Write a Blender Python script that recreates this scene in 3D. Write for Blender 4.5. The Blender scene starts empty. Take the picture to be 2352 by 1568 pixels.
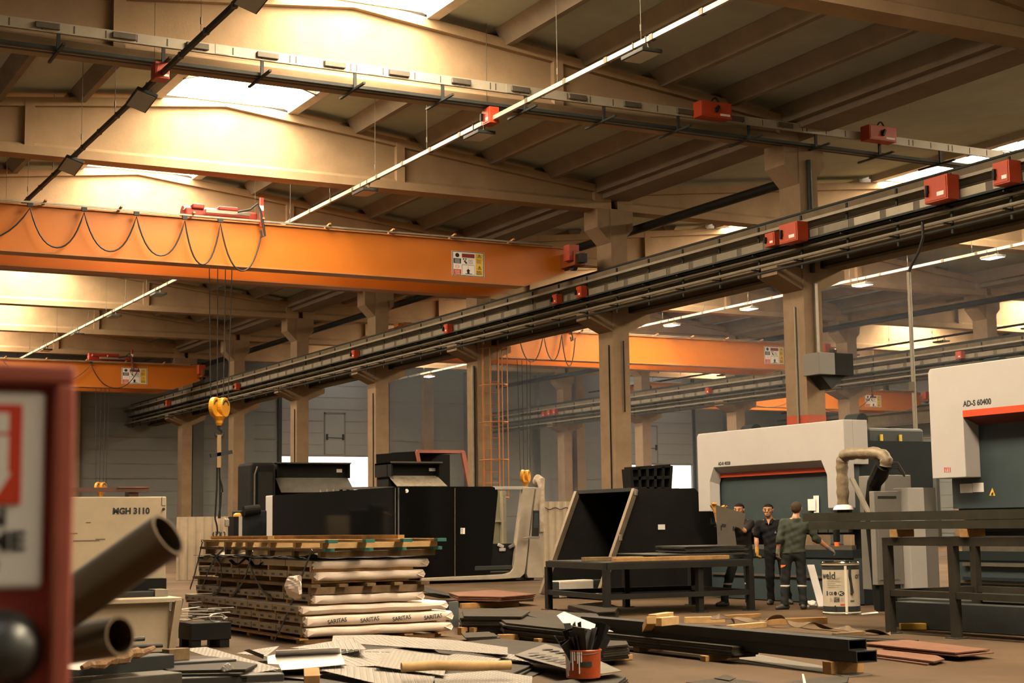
import bpy, math, random
import numpy as np
from mathutils import Vector, Matrix
SC = bpy.context.scene
COL = SC.collection
rnd = random.Random(7)
PI = math.pi
R_ = math.radians

# ------------------------------------------------------------------ camera
CAM_H = 1.45
YAW, PITCH, ROLL, FPX = R_(28.2175), R_(6.7004), R_(-0.7875), 3595.2
FW = Vector((math.sin(YAW) * math.cos(PITCH), math.cos(YAW) * math.cos(PITCH), math.sin(PITCH)))
_r0 = Vector((math.cos(YAW), -math.sin(YAW), 0)); _u0 = _r0.cross(FW)
RT = _r0 * math.cos(ROLL) + _u0 * math.sin(ROLL)
UP = -_r0 * math.sin(ROLL) + _u0 * math.cos(ROLL)
CP = Vector((0, 0, CAM_H))
cd = bpy.data.cameras.new('camera'); cam = bpy.data.objects.new('camera', cd); COL.objects.link(cam)
cd.sensor_width = 36.0; cd.lens = FPX / 2352 * 36.0
cd.clip_start = 0.05; cd.clip_end = 500
cam.matrix_world = Matrix(((RT.x, UP.x, -FW.x, CP.x), (RT.y, UP.y, -FW.y, CP.y), (RT.z, UP.z, -FW.z, CP.z), (0, 0, 0, 1)))
cd.dof.use_dof = True; cd.dof.focus_distance = 27.0; cd.dof.aperture_fstop = 4.5
SC.camera = cam

# ------------------------------------------------------------------ view, world, daylight
SC.view_settings.view_transform = 'Standard'; SC.view_settings.look = 'None'
SC.view_settings.gamma = 1.0; SC.view_settings.use_curve_mapping = False
SC.view_settings.exposure = 0.0
SKYLIGHT = 40.0            # brightness of the daylight in the roof glazing
DAY = (1.0, 0.80, 0.55)   # its warm tint
w = bpy.data.worlds.new('world'); SC.world = w; w.use_nodes = True
w.node_tree.nodes['Background'].inputs[0].default_value = (1.0, 0.93, 0.84, 1)
w.node_tree.nodes['Background'].inputs[1].default_value = 2.5
try:
    SC.cycles.max_bounces = 8; SC.cycles.diffuse_bounces = 5; SC.cycles.glossy_bounces = 3
    SC.cycles.use_denoising = True; SC.cycles.caustics_reflective = False; SC.cycles.caustics_refractive = False
    SC.cycles.sample_clamp_indirect = 6.0
except Exception: pass

# ------------------------------------------------------------------ rays: a point of the photograph on a plane of the hall
def ray(x, y): return FW + RT * ((x - 1176) / FPX) - UP * ((y - 784) / FPX)
def oz(x, y, z=0.0): d = ray(x, y); return CP + d * ((z - CP.z) / d.z)
def ox(x, y, X): d = ray(x, y); return CP + d * (X / d.x)
def oy(x, y, Y): d = ray(x, y); return CP + d * (Y / d.y)
def od(x, y, depth): return CP + ray(x, y) * depth

# ------------------------------------------------------------------ materials
MATS = {}
def mat(name, col, rough=0.6, metal=0.0, var=0.12, scale=3.0, spec=0.5, bump=0.0, bscale=40, emit=None, estr=0, speck=None, coat=0):
    if name in MATS: return MATS[name]
    m = bpy.data.materials.new(name); m.use_nodes = True; nt = m.node_tree; N = nt.nodes; L = nt.links
    b = N['Principled BSDF']; b.inputs['Roughness'].default_value = rough; b.inputs['Metallic'].default_value = metal
    b.inputs['Specular IOR Level'].default_value = spec
    b.inputs['Base Color'].default_value = (*col, 1)
    if coat: b.inputs['Coat Weight'].default_value = coat
    tc = N.new('ShaderNodeTexCoord')
    if var > 0:
        n = N.new('ShaderNodeTexNoise'); n.inputs['Scale'].default_value = scale; n.inputs['Detail'].default_value = 5; n.inputs['Roughness'].default_value = 0.65
        L.new(tc.outputs['Object'], n.inputs['Vector'])
        r = N.new('ShaderNodeValToRGB')
        r.color_ramp.elements[0].position = 0.3; r.color_ramp.elements[1].position = 0.7
        r.color_ramp.elements[0].color = (*[c * (1 - var) for c in col], 1); r.color_ramp.elements[1].color = (*[min(1, c * (1 + var)) for c in col], 1)
        L.new(n.outputs['Fac'], r.inputs['Fac']); out = r.outputs['Color']
        if speck:
            sc_, th, dark = speck
            v = N.new('ShaderNodeTexVoronoi'); v.inputs['Scale'].default_value = sc_; L.new(tc.outputs['Object'], v.inputs['Vector'])
            n2 = N.new('ShaderNodeTexNoise'); n2.inputs['Scale'].default_value = sc_ * 0.35; L.new(tc.outputs['Object'], n2.inputs['Vector'])
            mul = N.new('ShaderNodeMath'); mul.operation = 'ADD'; L.new(v.outputs['Distance'], mul.inputs[0]); L.new(n2.outputs['Fac'], mul.inputs[1])
            lt = N.new('ShaderNodeMath'); lt.operation = 'LESS_THAN'; lt.inputs[1].default_value = th; L.new(mul.outputs[0], lt.inputs[0])
            mx = N.new('ShaderNodeMix'); mx.data_type = 'RGBA'; mx.inputs['B'].default_value = (*[c * dark for c in col], 1)
            L.new(lt.outputs[0], mx.inputs['Factor']); L.new(out, mx.inputs['A']); out = mx.outputs['Result']
        L.new(out, b.inputs['Base Color'])
    if bump > 0:
        n3 = N.new('ShaderNodeTexNoise'); n3.inputs['Scale'].default_value = bscale; n3.inputs['Detail'].default_value = 4
        L.new(tc.outputs['Object'], n3.inputs['Vector'])
        bp = N.new('ShaderNodeBump'); bp.inputs['Strength'].default_value = bump; bp.inputs['Distance'].default_value = 0.02
        L.new(n3.outputs['Fac'], bp.inputs['Height']); L.new(bp.outputs['Normal'], b.inputs['Normal'])
    if emit:
        b.inputs['Emission Color'].default_value = (*emit, 1); b.inputs['Emission Strength'].default_value = estr
    MATS[name] = m
    return m
def tread_mat():
    """aluminium tread plate: raised lens-shaped bars in alternating directions"""
    m = mat('tread_plate', (0.60, 0.56, 0.51), 0.34, 0.35, var=0, scale=6)
    nt = m.node_tree; N = nt.nodes; L = nt.links; b = N['Principled BSDF']
    tc = N.new('ShaderNodeTexCoord'); hs = []
    for k in (0, 1):
        mp = N.new('ShaderNodeMapping'); mp.inputs['Rotation'].default_value = (0, 0, R_(45)); mp.inputs['Location'].default_value = (k * 0.5, k * 0.5, 0)
        L.new(tc.outputs['UV'], mp.inputs['Vector'])
        mp.inputs['Scale'].default_value = (17, 17, 1)
        sp = N.new('ShaderNodeSeparateXYZ'); L.new(mp.outputs['Vector'], sp.inputs[0])
        def cell(o):
            f = N.new('ShaderNodeMath'); f.operation = 'FRACT'; L.new(o, f.inputs[0])
            s = N.new('ShaderNodeMath'); s.operation = 'SUBTRACT'; s.inputs[1].default_value = 0.5; L.new(f.outputs[0], s.inputs[0])
            return s.outputs[0]
        u, v = cell(sp.outputs[0]), cell(sp.outputs[1])
        if k: u, v = v, u
        def sq(o, a):
            q = N.new('ShaderNodeMath'); q.operation = 'MULTIPLY'; L.new(o, q.inputs[0]); q.inputs[1].default_value = a
            p = N.new('ShaderNodeMath'); p.operation = 'MULTIPLY'; L.new(q.outputs[0], p.inputs[0]); L.new(q.outputs[0], p.inputs[1]); return p.outputs[0]
        ad = N.new('ShaderNodeMath'); ad.operation = 'ADD'; L.new(sq(u, 2.3), ad.inputs[0]); L.new(sq(v, 7.0), ad.inputs[1])
        iv = N.new('ShaderNodeMath'); iv.operation = 'SUBTRACT'; iv.inputs[0].default_value = 1.0; iv.use_clamp = True; L.new(ad.outputs[0], iv.inputs[1])
        hs.append(iv.outputs[0])
    mx = N.new('ShaderNodeMath'); mx.operation = 'MAXIMUM'; L.new(hs[0], mx.inputs[0]); L.new(hs[1], mx.inputs[1])
    st = N.new('ShaderNodeMath'); st.operation = 'GREATER_THAN'; st.inputs[1].default_value = 0.12; L.new(mx.outputs[0], st.inputs[0])
    cm = N.new('ShaderNodeMix'); cm.data_type = 'RGBA'; cm.inputs['A'].default_value = (.17, .15, .125, 1); cm.inputs['B'].default_value = (.44, .41, .375, 1)
    L.new(st.outputs[0], cm.inputs['Factor']); L.new(cm.outputs['Result'], b.inputs['Base Color'])
    rr = N.new('ShaderNodeMath'); rr.operation = 'MULTIPLY_ADD'; rr.inputs[1].default_value = -.22; rr.inputs[2].default_value = .5; L.new(st.outputs[0], rr.inputs[0]); L.new(rr.outputs[0], b.inputs['Roughness'])
    bp = N.new('ShaderNodeBump'); bp.inputs['Strength'].default_value = 1.0; bp.inputs['Distance'].default_value = 0.012
    L.new(mx.outputs[0], bp.inputs['Height']); L.new(bp.outputs['Normal'], b.inputs['Normal'])
    return m
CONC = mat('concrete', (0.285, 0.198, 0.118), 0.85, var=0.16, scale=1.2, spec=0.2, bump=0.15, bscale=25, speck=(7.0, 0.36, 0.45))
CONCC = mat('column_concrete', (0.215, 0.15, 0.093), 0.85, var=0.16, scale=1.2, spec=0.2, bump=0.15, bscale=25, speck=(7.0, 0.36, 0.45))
CONCD = mat('dark_girder_concrete', (0.13, 0.103, 0.07), 0.9, var=0.2, scale=1.5, spec=0.15)  # darker than the column concrete, for the runway girders
CONC2 = mat('roof_concrete', (0.32, 0.345, 0.295), 0.9, var=0.1, scale=0.8, spec=0.15)
RIB = mat('rib_concrete', (0.19, 0.155, 0.115), 0.9, var=0.12, scale=1.5, spec=0.15)
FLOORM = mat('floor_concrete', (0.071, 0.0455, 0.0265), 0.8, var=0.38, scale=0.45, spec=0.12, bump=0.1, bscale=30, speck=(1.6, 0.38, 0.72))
WALLP = mat('wall_panel', (0.205, 0.217, 0.213), 0.7, var=0.05, scale=0.6, spec=0.3)
GATEP = mat('gate_panel', (0.255, 0.262, 0.25), 0.5, var=0.05, scale=0.6)
DARKST = mat('dark_steel_paint', (0.03, 0.033, 0.032), 0.55, 0.05, spec=.15, var=0.15, scale=4)
ORANGE = mat('crane_orange', (0.432, 0.126, 0.0084), 0.45, var=0.05, scale=1.0, coat=0.1)
ORANGE2 = mat('crane_orange_flange', (0.36, 0.144, 0.036), 0.5, var=0.08, scale=1.0)
GALV = mat('galvanised_steel', (0.2448, 0.2176, 0.1768), 0.5, 0.5, var=0.12, scale=5)
GALVD = mat('dull_galvanised', (0.102, 0.0884, 0.068), 0.6, 0.5, var=0.15, scale=5)
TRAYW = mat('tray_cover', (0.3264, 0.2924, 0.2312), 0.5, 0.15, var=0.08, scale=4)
REDBOX = mat('red_orange_box', (0.36, 0.042, 0.012), 0.45, var=0.06, scale=4)
BLACKP = mat('black_plastic', (0.010, 0.010, 0.0095), 0.55, var=0.1, spec=.25)
RUBBER = mat('black_rubber', (0.012, 0.011, 0.01), 0.6, var=0.05)
GLOSSK = mat('black_glass_panel', (0.004, 0.004, 0.004), 0.1, var=0.05, spec=0.13)
MATTEK = mat('black_paint', (0.011, 0.011, 0.0105), 0.6, var=0.2, scale=3, spec=.08)
WHITEM = mat('machine_white', (0.348, 0.333, 0.318), 0.5, var=0.03, scale=2)
WHITEP = mat('paper_white', (0.6375, 0.6225, 0.6), 0.7, var=0.03)
CREAM = mat('machine_cream', (0.408, 0.33, 0.228), 0.5, var=0.08, scale=3, speck=(5, 0.30, 0.4))
GREYM = mat('machine_grey', (0.15, 0.141, 0.126), 0.5, var=0.05)
BLUEM = mat('machine_blue', (0.02176, 0.03604, 0.0408), 0.55, var=0.12, scale=3)
BLUED = mat('machine_dark_blue', (0.0136, 0.01904, 0.0204), 0.5, .08, spec=.15, var=0.1)
REDST = mat('machine_red_stripe', (0.465, 0.0525, 0.015), 0.45, var=0.05)
RAWST = mat('hot_rolled_steel', (0.04, 0.038, 0.034), 0.55, 0.3, var=0.3, scale=3, bump=0.05)
SHEETT = mat('sheet_steel', (0.1088, 0.0952, 0.0748), 0.5, 0.4, var=0.2, scale=4)
SHEETL = mat('bright_sheet', (0.5032, 0.476, 0.4488), 0.4, 0.15, var=0.06, scale=4)
RUSTM = mat('rusty_sheet', (0.1275, 0.051, 0.0255), 0.75, 0.1, var=0.25, scale=5)
WOOD = mat('pallet_wood', (0.33, 0.1875, 0.075), 0.75, var=0.25, scale=6, spec=0.2)
WOODL = mat('fresh_wood', (0.435, 0.2775, 0.1275), 0.75, var=0.2, scale=6, spec=0.2)
WOODD = mat('weathered_wood', (0.1632, 0.1088, 0.0578), 0.8, var=0.3, scale=6, spec=0.2)
GREEN = mat('green_end_paint', (0.015, 0.1125, 0.09), 0.6, var=0.15)
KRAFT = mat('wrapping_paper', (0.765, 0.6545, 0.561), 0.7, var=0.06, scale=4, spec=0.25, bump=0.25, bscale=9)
KRAFTD = mat('shaded_wrapping_paper', (0.225, 0.1988, 0.1762), 0.7, var=0.08, scale=4)  # darkened copy of the wrap colour, painting the shade between packages
LABELP = mat('edge_board', (0.306, 0.2516, 0.1836), 0.75, var=0.08, scale=5)
STRAP = mat('steel_strap', (0.03, 0.032, 0.03), 0.4, 0.5, var=0.1)
SLING = mat('brown_webbing', (0.0975, 0.06375, 0.03375), 0.85, var=0.2, scale=8)
YELLOW = mat('yellow_paint', (0.465, 0.27, 0.0225), 0.5, var=0.1)
HOOKY = mat('hook_yellow', (0.544, 0.2448, 0.0136), 0.42, var=0.05)
INK = mat('black_ink', (0.012, 0.012, 0.012), 0.6, var=0)
INKR = mat('red_ink', (0.5, 0.035, 0.015), 0.6, var=0)
INKB = mat('blue_ink', (0.02, 0.04, 0.09), 0.6, var=0)
INKY = mat('yellow_ink', (0.62, 0.42, 0.05), 0.6, var=0)
SIGNW = mat('sign_white', (0.7225, 0.7055, 0.68), 0.55, var=0.03)
FIRER = mat('fire_red', (0.33, 0.035, 0.02), 0.5, var=0.15, scale=8)
FIREF = mat('fire_frame_red', (0.36, 0.085, 0.055), 0.55, var=0.15, scale=8)
BROWNP = mat('bronze_pipe', (0.1125, 0.07875, 0.045), 0.35, 0.6, var=0.12, scale=3)
CHROME = mat('chrome', (0.6, 0.58, 0.55), 0.12, 1.0, var=0)
LOCKM = mat('dark_chrome', (0.10, 0.105, 0.105), 0.38, 0.9, var=0)
TRAYD = mat('shaded_cover_plate', (0.1768, 0.153, 0.1156), 0.6, 0.1, var=0.12, scale=4)  # darker copy of the tray cover, light falloff along the runway painted in
SKIN = mat('skin', (0.375, 0.1762, 0.0975), 0.55, var=0.08, scale=12)
HAIR = mat('dark_hair', (0.010, 0.007, 0.005), 0.8, spec=.1, var=0.2, scale=30)
HAIRG = mat('greying_hair', (0.045, 0.031, 0.02), 0.8, spec=.1, var=0.25, scale=40)
SHIRTK = mat('black_cotton', (0.012, 0.012, 0.013), 0.85, var=0.15, scale=6, spec=.1)
SHIRTG = mat('green_grey_cotton', (0.04125, 0.048, 0.0375), 0.9, var=0.15, scale=8, spec=.1)
SHIRTB = mat('charcoal_cotton', (0.022, 0.02, 0.018), 0.9, var=0.15, scale=8, spec=.1)
TROUS = mat('dark_workwear', (0.0195, 0.02175, 0.021), 0.85, var=0.2, scale=8, spec=.1)
TROUSK = mat('black_trousers', (0.010, 0.010, 0.010), 0.85, var=0.2, scale=8, spec=.1)
SHOE = mat('dark_shoe', (0.03, 0.026, 0.022), 0.6, var=0.2)
REFLT = mat('reflective_tape', (0.42, 0.40, 0.36), 0.5, var=0.05)
GLOVEY = mat('yellow_glove', (0.45, 0.225, 0.03), 0.8, var=0.15, scale=20)
GLOVEG = mat('grey_glove', (0.15, 0.1275, 0.105), 0.8, var=0.15, scale=20)
ORFLASH = mat('orange_flash', (0.85, 0.14, 0.02), 0.6, var=0)
DUCTW = mat('foil_duct', (0.1496, 0.1122, 0.068), 0.55, 0.1, var=0.3, scale=7, bump=0.5, bscale=14)
PLASTIC = mat('clear_film', (0.55, 0.5, 0.43), 0.3, var=0.1)
LEDON = mat('lit_led_panel', (0.9, 0.95, 1.0), 0.5, var=0, emit=(0.62, 0.74, 1.0), estr=7)
GLAZE = mat('skylight_glazing', (0.8, 0.78, 0.7), 0.5, var=0, emit=DAY, estr=SKYLIGHT)
LAMPGL = mat('lamp_glass', (0.30, 0.28, 0.24), 0.25, var=0)
TREAD = tread_mat()

# ------------------------------------------------------------------ mesh building
class MB:
    def __init__(s): s.v = []; s.f = []; s.uv = None
    def add(s, vs, fs):
        o = len(s.v); s.v += [Vector(p) for p in vs]; s.f += [tuple(i + o for i in f) for f in fs]; return s
    def box(s, x0, x1, y0, y1, z0, z1):
        return s.add([(x0, y0, z0), (x1, y0, z0), (x1, y1, z0), (x0, y1, z0), (x0, y0, z1), (x1, y0, z1), (x1, y1, z1), (x0, y1, z1)],
                     [(0, 3, 2, 1), (4, 5, 6, 7), (0, 1, 5, 4), (1, 2, 6, 5), (2, 3, 7, 6), (3, 0, 4, 7)])
    def cbox(s, c, size, rz=0, rx=0, ry=0):
        M = Matrix.Translation(c) @ Matrix.Rotation(rz, 4, 'Z') @ Matrix.Rotation(ry, 4, 'Y') @ Matrix.Rotation(rx, 4, 'X')
        t = MB().box(-size[0] / 2, size[0] / 2, -size[1] / 2, size[1] / 2, -size[2] / 2, size[2] / 2)
        return s.add([M @ p for p in t.v], t.f)
    def beam(s, a, b, wd, ht, roll=0):
        """a bar of rectangular section from a to b; ht is the up size"""
        a = Vector(a); b = Vector(b); d = (b - a).normalized()
        up = Vector((0, 0, 1)) if abs(d.z) < 0.98 else Vector((0, 1, 0))
        r = d.cross(up).normalized(); u = r.cross(d)
        if roll: r, u = r * math.cos(roll) + u * math.sin(roll), u * math.cos(roll) - r * math.sin(roll)
        q = [(-1, -1), (1, -1), (1, 1), (-1, 1)]
        vs = [a + r * (i * wd / 2) + u * (j * ht / 2) for i, j in q] + [b + r * (i * wd / 2) + u * (j * ht / 2) for i, j in q]
        return s.add(vs, [(0, 1, 2, 3), (7, 6, 5, 4), (0, 4, 5, 1), (1, 5, 6, 2), (2, 6, 7, 3), (3, 7, 4, 0)])
    def poly(s, pts, thick, direction=None):
        """an extruded polygon: pts are its front, thickness goes along -normal (or a direction)"""
        pts = [Vector(p) for p in pts]
        n = Vector((0, 0, 0))
        for i in range(len(pts)):
            a, b = pts[i], pts[(i + 1) % len(pts)]; n += a.cross(b)
        n.normalize()
        d = Vector(direction) if direction is not None else -n * thick
        k = len(pts)
        if d.dot(n) > 0: pts = pts[::-1]
        return s.add(pts + [p + d for p in pts], [tuple(range(k)), tuple(range(2 * k - 1, k - 1, -1))] + [(i, i + k, (i + 1) % k + k, (i + 1) % k) for i in range(k)])
    def tube(s, pts, r, n=8, cap=True):
        pts = [Vector(p) for p in pts]; rs = r if isinstance(r, (list, tuple)) else [r] * len(pts)
        o = len(s.v); prev = None
        for i, p in enumerate(pts):
            d = (pts[min(i + 1, len(pts) - 1)] - pts[max(i - 1, 0)]).normalized()
            if prev is None:
                a = Vector((0, 0, 1)) if abs(d.z) < 0.9 else Vector((1, 0, 0)); x = d.cross(a).normalized()
            else: x = (prev - d * prev.dot(d)).normalized()
            prev = x; y = d.cross(x)
            for k in range(n):
                t = 2 * PI * k / n; s.v.append(p + (x * math.cos(t) + y * math.sin(t)) * rs[i])
        for i in range(len(pts) - 1):
            for k in range(n):
                a = o + i * n + k; b = o + i * n + (k + 1) % n; s.f.append((a, b, b + n, a + n))
        if cap:
            s.f.append(tuple(o + k for k in range(n))[::-1]); e = o + (len(pts) - 1) * n; s.f.append(tuple(e + k for k in range(n)))
        return s
    def pipe(s, a, b, ro, ri, n=20):
        """an open hollow pipe"""
        a = Vector(a); b = Vector(b); d = (b - a).normalized(); x = d.orthogonal().normalized(); y = d.cross(x); o = len(s.v)
        for p, r in ((a, ro), (b, ro), (b, ri), (a, ri)):
            for k in range(n):
                t = 2 * PI * k / n; s.v.append(p + (x * math.cos(t) + y * math.sin(t)) * r)
        for i in range(4):
            for k in range(n):
                j = (i + 1) % 4
                s.f.append((o + i * n + k, o + i * n + (k + 1) % n, o + j * n + (k + 1) % n, o + j * n + k))
        return s
    def lathe(s, prof, c=(0, 0, 0), n=20, cap=True):
        o = len(s.v); c = Vector(c)
        for r, z in prof:
            for k in range(n):
                t = 2 * PI * k / n; s.v.append(c + Vector((r * math.cos(t), r * math.sin(t), z)))
        for i in range(len(prof) - 1):
            for k in range(n):
                a = o + i * n + k; b = o + i * n + (k + 1) % n; s.f.append((a, b, b + n, a + n))
        if cap:
            s.f.append(tuple(o + k for k in range(n))[::-1]); e = o + (len(prof) - 1) * n; s.f.append(tuple(e + k for k in range(n)))
        return s
    def grid(s, P, thick=0.0):
        """P[i][j] points; a sheet with thickness along z"""
        a, b = len(P), len(P[0]); o = len(s.v)
        s.v += [Vector(p) for row in P for p in row]
        for i in range(a - 1):
            for j in range(b - 1):
                k = o + i * b + j; s.f.append((k, k + b, k + b + 1, k + 1))
        if thick:
            o2 = len(s.v); s.v += [Vector(p) - Vector((0, 0, thick)) for row in P for p in row]
            for i in range(a - 1):
                for j in range(b - 1):
                    k = o2 + i * b + j; s.f.append((k, k + 1, k + b + 1, k + b))
            ring = [i * b for i in range(a)] + [(a - 1) * b + j for j in range(1, b)] + [i * b + b - 1 for i in range(a - 2, -1, -1)] + [j for j in range(b - 2, 0, -1)]
            for i in range(len(ring)):
                p, q = ring[i], ring[(i + 1) % len(ring)]; s.f.append((o + p, o + q, o2 + q, o2 + p))
        return s
    def xform(s, M): s.v = [M @ p for p in s.v]; return s
    def build(s, name, m, parent=None, local=False, bevel=0.0, smooth=False, seg=2, loc=None, uvscale=None):
        me = bpy.data.meshes.new(name)
        if parent is not None:
            inv = Matrix.Identity(4) if local else world_of(parent).inverted()
            vs = [inv @ p for p in s.v]; o_loc = None
        else:
            if loc is None:
                xs = [p.x for p in s.v]; ys = [p.y for p in s.v]
                loc = Vector(((min(xs) + max(xs)) / 2, (min(ys) + max(ys)) / 2, min(p.z for p in s.v)))
            loc = Vector(loc); vs = [p - loc for p in s.v]; o_loc = loc
        me.from_pydata([tuple(p) for p in vs], [], s.f); me.update()
        if m is not None: me.materials.append(m)
        if uvscale is not None:
            ul = me.uv_layers.new(name='uv')
            for lp in me.loops:
                p = uvscale(me.vertices[lp.vertex_index].co); ul.data[lp.index].uv = p
        o = bpy.data.objects.new(name, me); COL.objects.link(o)
        if parent is not None: o.parent = parent
        else: o.location = o_loc
        if smooth:
            for p in me.polygons: p.use_smooth = True
            try: me.set_sharp_from_angle(angle=R_(40))
            except Exception: pass
        if bevel > 0:
            b = o.modifiers.new('bevel', 'BEVEL'); b.width = bevel; b.segments = seg; b.limit_method = 'ANGLE'; b.angle_limit = R_(40)
        return o
def world_of(o):
    M = Matrix.Translation(o.location) @ o.rotation_euler.to_matrix().to_4x4()
    return world_of(o.parent) @ M if o.parent else M
def tag(o, label, cat, group=None, kind=None):
    if label: o['label'] = label
    if cat: o['category'] = cat
    if group: o['group'] = group
    if kind: o['kind'] = kind
    return o
def thing(name, label, cat, loc=(0, 0, 0), rz=0, group=None, kind=None):
    o = bpy.data.objects.new(name, None); COL.objects.link(o); o.location = loc; o.rotation_euler = (0, 0, rz); o.empty_display_size = 0.2
    return tag(o, label, cat, group, kind)
def dup(root, loc=None, rz=None, label=None, group=None):
    r = root.copy(); COL.objects.link(r)
    if loc is not None: r.location = loc
    if rz is not None: r.rotation_euler = (0, 0, rz)
    if label: r['label'] = label
    if group: r['group'] = group
    for ch in list(root.children):
        c = ch.copy(); COL.objects.link(c); c.parent = r
        for g in list(ch.children):
            d = g.copy(); COL.objects.link(d); d.parent = c
    return r
def struct(name, mb, m, **k):
    o = mb.build(name, m, **k); o['kind'] = 'structure'; return o
TEXTS = {}
def text(name, s, size, m, parent, p, xdir, updir, align='LEFT', sx=1.0, depth=0.002, bold=0.0, space=1.0):
    """lettering lying on a face: xdir is the reading direction"""
    key = (s, size, m.name, align, depth, bold, space)
    if key not in TEXTS:
        c = bpy.data.curves.new(name, 'FONT'); c.body = s; c.size = size; c.align_x = align; c.extrude = depth; c.offset = bold; c.space_character = space; c.resolution_u = 3
        t = bpy.data.objects.new('text_source', c)
        me = bpy.data.meshes.new_from_object(t); me.materials.clear(); me.materials.append(m)
        bpy.data.objects.remove(t); bpy.data.curves.remove(c); TEXTS[key] = me
    o = bpy.data.objects.new(name, TEXTS[key]); COL.objects.link(o)
    x = Vector(xdir).normalized(); u = Vector(updir).normalized(); n = x.cross(u).normalized(); u = n.cross(x)
    M = Matrix(((x.x * sx, u.x, n.x, p[0]), (x.y * sx, u.y, n.y, p[1]), (x.z * sx, u.z, n.z, p[2]), (0, 0, 0, 1)))
    o.parent = parent; o.matrix_local = world_of(parent).inverted() @ M if parent else M
    return o
def lerp(a, b, t): return Vector(a) * (1 - t) + Vector(b) * t
ORD = ['first', 'second', 'third', 'fourth', 'fifth', 'sixth', 'seventh', 'eighth', 'ninth', 'tenth', 'eleventh', 'twelfth', 'thirteenth', 'fourteenth', 'fifteenth', 'sixteenth']
# ------------------------------------------------------------------ the hall: three bays along Y
XA, XB, XC = 22.2, 43.8, 65.4
RID = [11.3, 33.0, 54.7]
YC = [27.575 + 8 * k for k in range(-3, 7)]      # column centres (the beams stand on them)
YBACK = 84.0; YFRONT = -6.0; XLEFT = -1.2; XRIGHT = 66.0
HALF = 10.9
def ztop(dx): return 11.68 - 0.1116 * abs(dx)
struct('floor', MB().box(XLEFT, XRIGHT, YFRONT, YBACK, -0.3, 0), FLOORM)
struct('ground', MB().box(-20, 100, YBACK, 130, -0.35, -0.02), mat('yard', (0.5, 0.47, 0.42), 0.9))
# roof slabs either side of each ridge, with the opening of the skylights left between them
SKW = 1.7
for b, xr in enumerate(RID):
    for sgn in (-1, 1):
        a, c = SKW, HALF
        p = [(xr + sgn * a, ztop(a) + .2), (xr + sgn * c, ztop(c) + .2), (xr + sgn * c, ztop(c) + .4), (xr + sgn * a, ztop(a) + .4)]
        m = MB(); vs = [(x, YFRONT, z) for x, z in p] + [(x, YBACK, z) for x, z in p]
        m.add(vs, [(0, 1, 2, 3), (7, 6, 5, 4), (0, 4, 5, 1), (1, 5, 6, 2), (2, 6, 7, 3), (3, 7, 4, 0)])
        struct('ceiling', m, CONC2)
# roof ribs between the beams
rib = None
def rib_mb(d):
    m = MB(); p = [(-.07, -.12), (.07, -.12), (.28, .22), (-.28, .22)]
    m.add([(x, 0, z) for x, z in p] + [(x, 7.7, z) for x, z in p], [(0, 1, 2, 3), (7, 6, 5, 4), (0, 4, 5, 1), (1, 5, 6, 2), (2, 6, 7, 3), (3, 7, 4, 0)])
    return m
for xr in RID:
    for dx in (-8.95, -7.15, -5.25, -3.4, 3.4, 5.25, 7.15, 8.95):
        for yc in YC[:-1]:
            if xr > 12 and yc < 40: continue
            if rib is None: rib = struct('ceiling_rib', rib_mb(0), RIB, loc=(0, 0, 0)); o = rib
            else: o = rib.copy(); COL.objects.link(o)
            o.location = (xr + dx, yc + .15, ztop(dx))
# skylights: curb, barrel glazing, arched ribs
sky0 = None
def skylight_at(xr, y0):
    global sky0
    if sky0 is None:
        r = thing('window_1', 'glowing barrel vault skylight between roof beams', 'skylight', (0, 0, 0), kind='structure')
        L = 7.5; n = 10
        def arc(rad, t): return (-1.6 + 3.2 * t, .32 * math.sin(PI * t))
        m = MB(); P = [[(arc(0, i / n)[0], y, .14 + arc(0, i / n)[1]) for i in range(n + 1)] for y in (0, L)]
        m.grid(P, .02); m.build('glazing', GLAZE, r, local=True)
        c = MB()
        for sx in (-1, 1):
            c.box(min(sx * 1.55, sx * 1.8), max(sx * 1.55, sx * 1.8), -.02, L + .02, .06, .4)
        for y in (-.02, L - .02): c.box(-1.85, 1.85, y, y + .06, .16, .4)
        c.build('curb', mat('skylight_curb', (0.4216, 0.3808, 0.3128), .6), r, local=True)
        for k in range(1, 4):
            a = MB(); y = L * k / 4
            for i in range(n):
                x0, z0 = arc(0, i / n); x1, z1 = arc(0, (i + 1) / n)
                a.beam((x0, y, .08 + z0), (x1, y, .08 + z1), .09, .09)
            a.build('glazing_bar', mat('skylight_bar', (.03, .024, .016), .6), r, local=True)
        sky0 = r
        r.location = (xr, y0, 11.42)
    else: dup(sky0, (xr, y0, 11.42))
for b, xr in enumerate(RID):
    for yc in YC[:-1]:
        skylight_at(xr, yc + .25)
    for yc in (YC[0] - 8, YC[0] - 16):
        skylight_at(xr, yc + .25)
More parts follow.
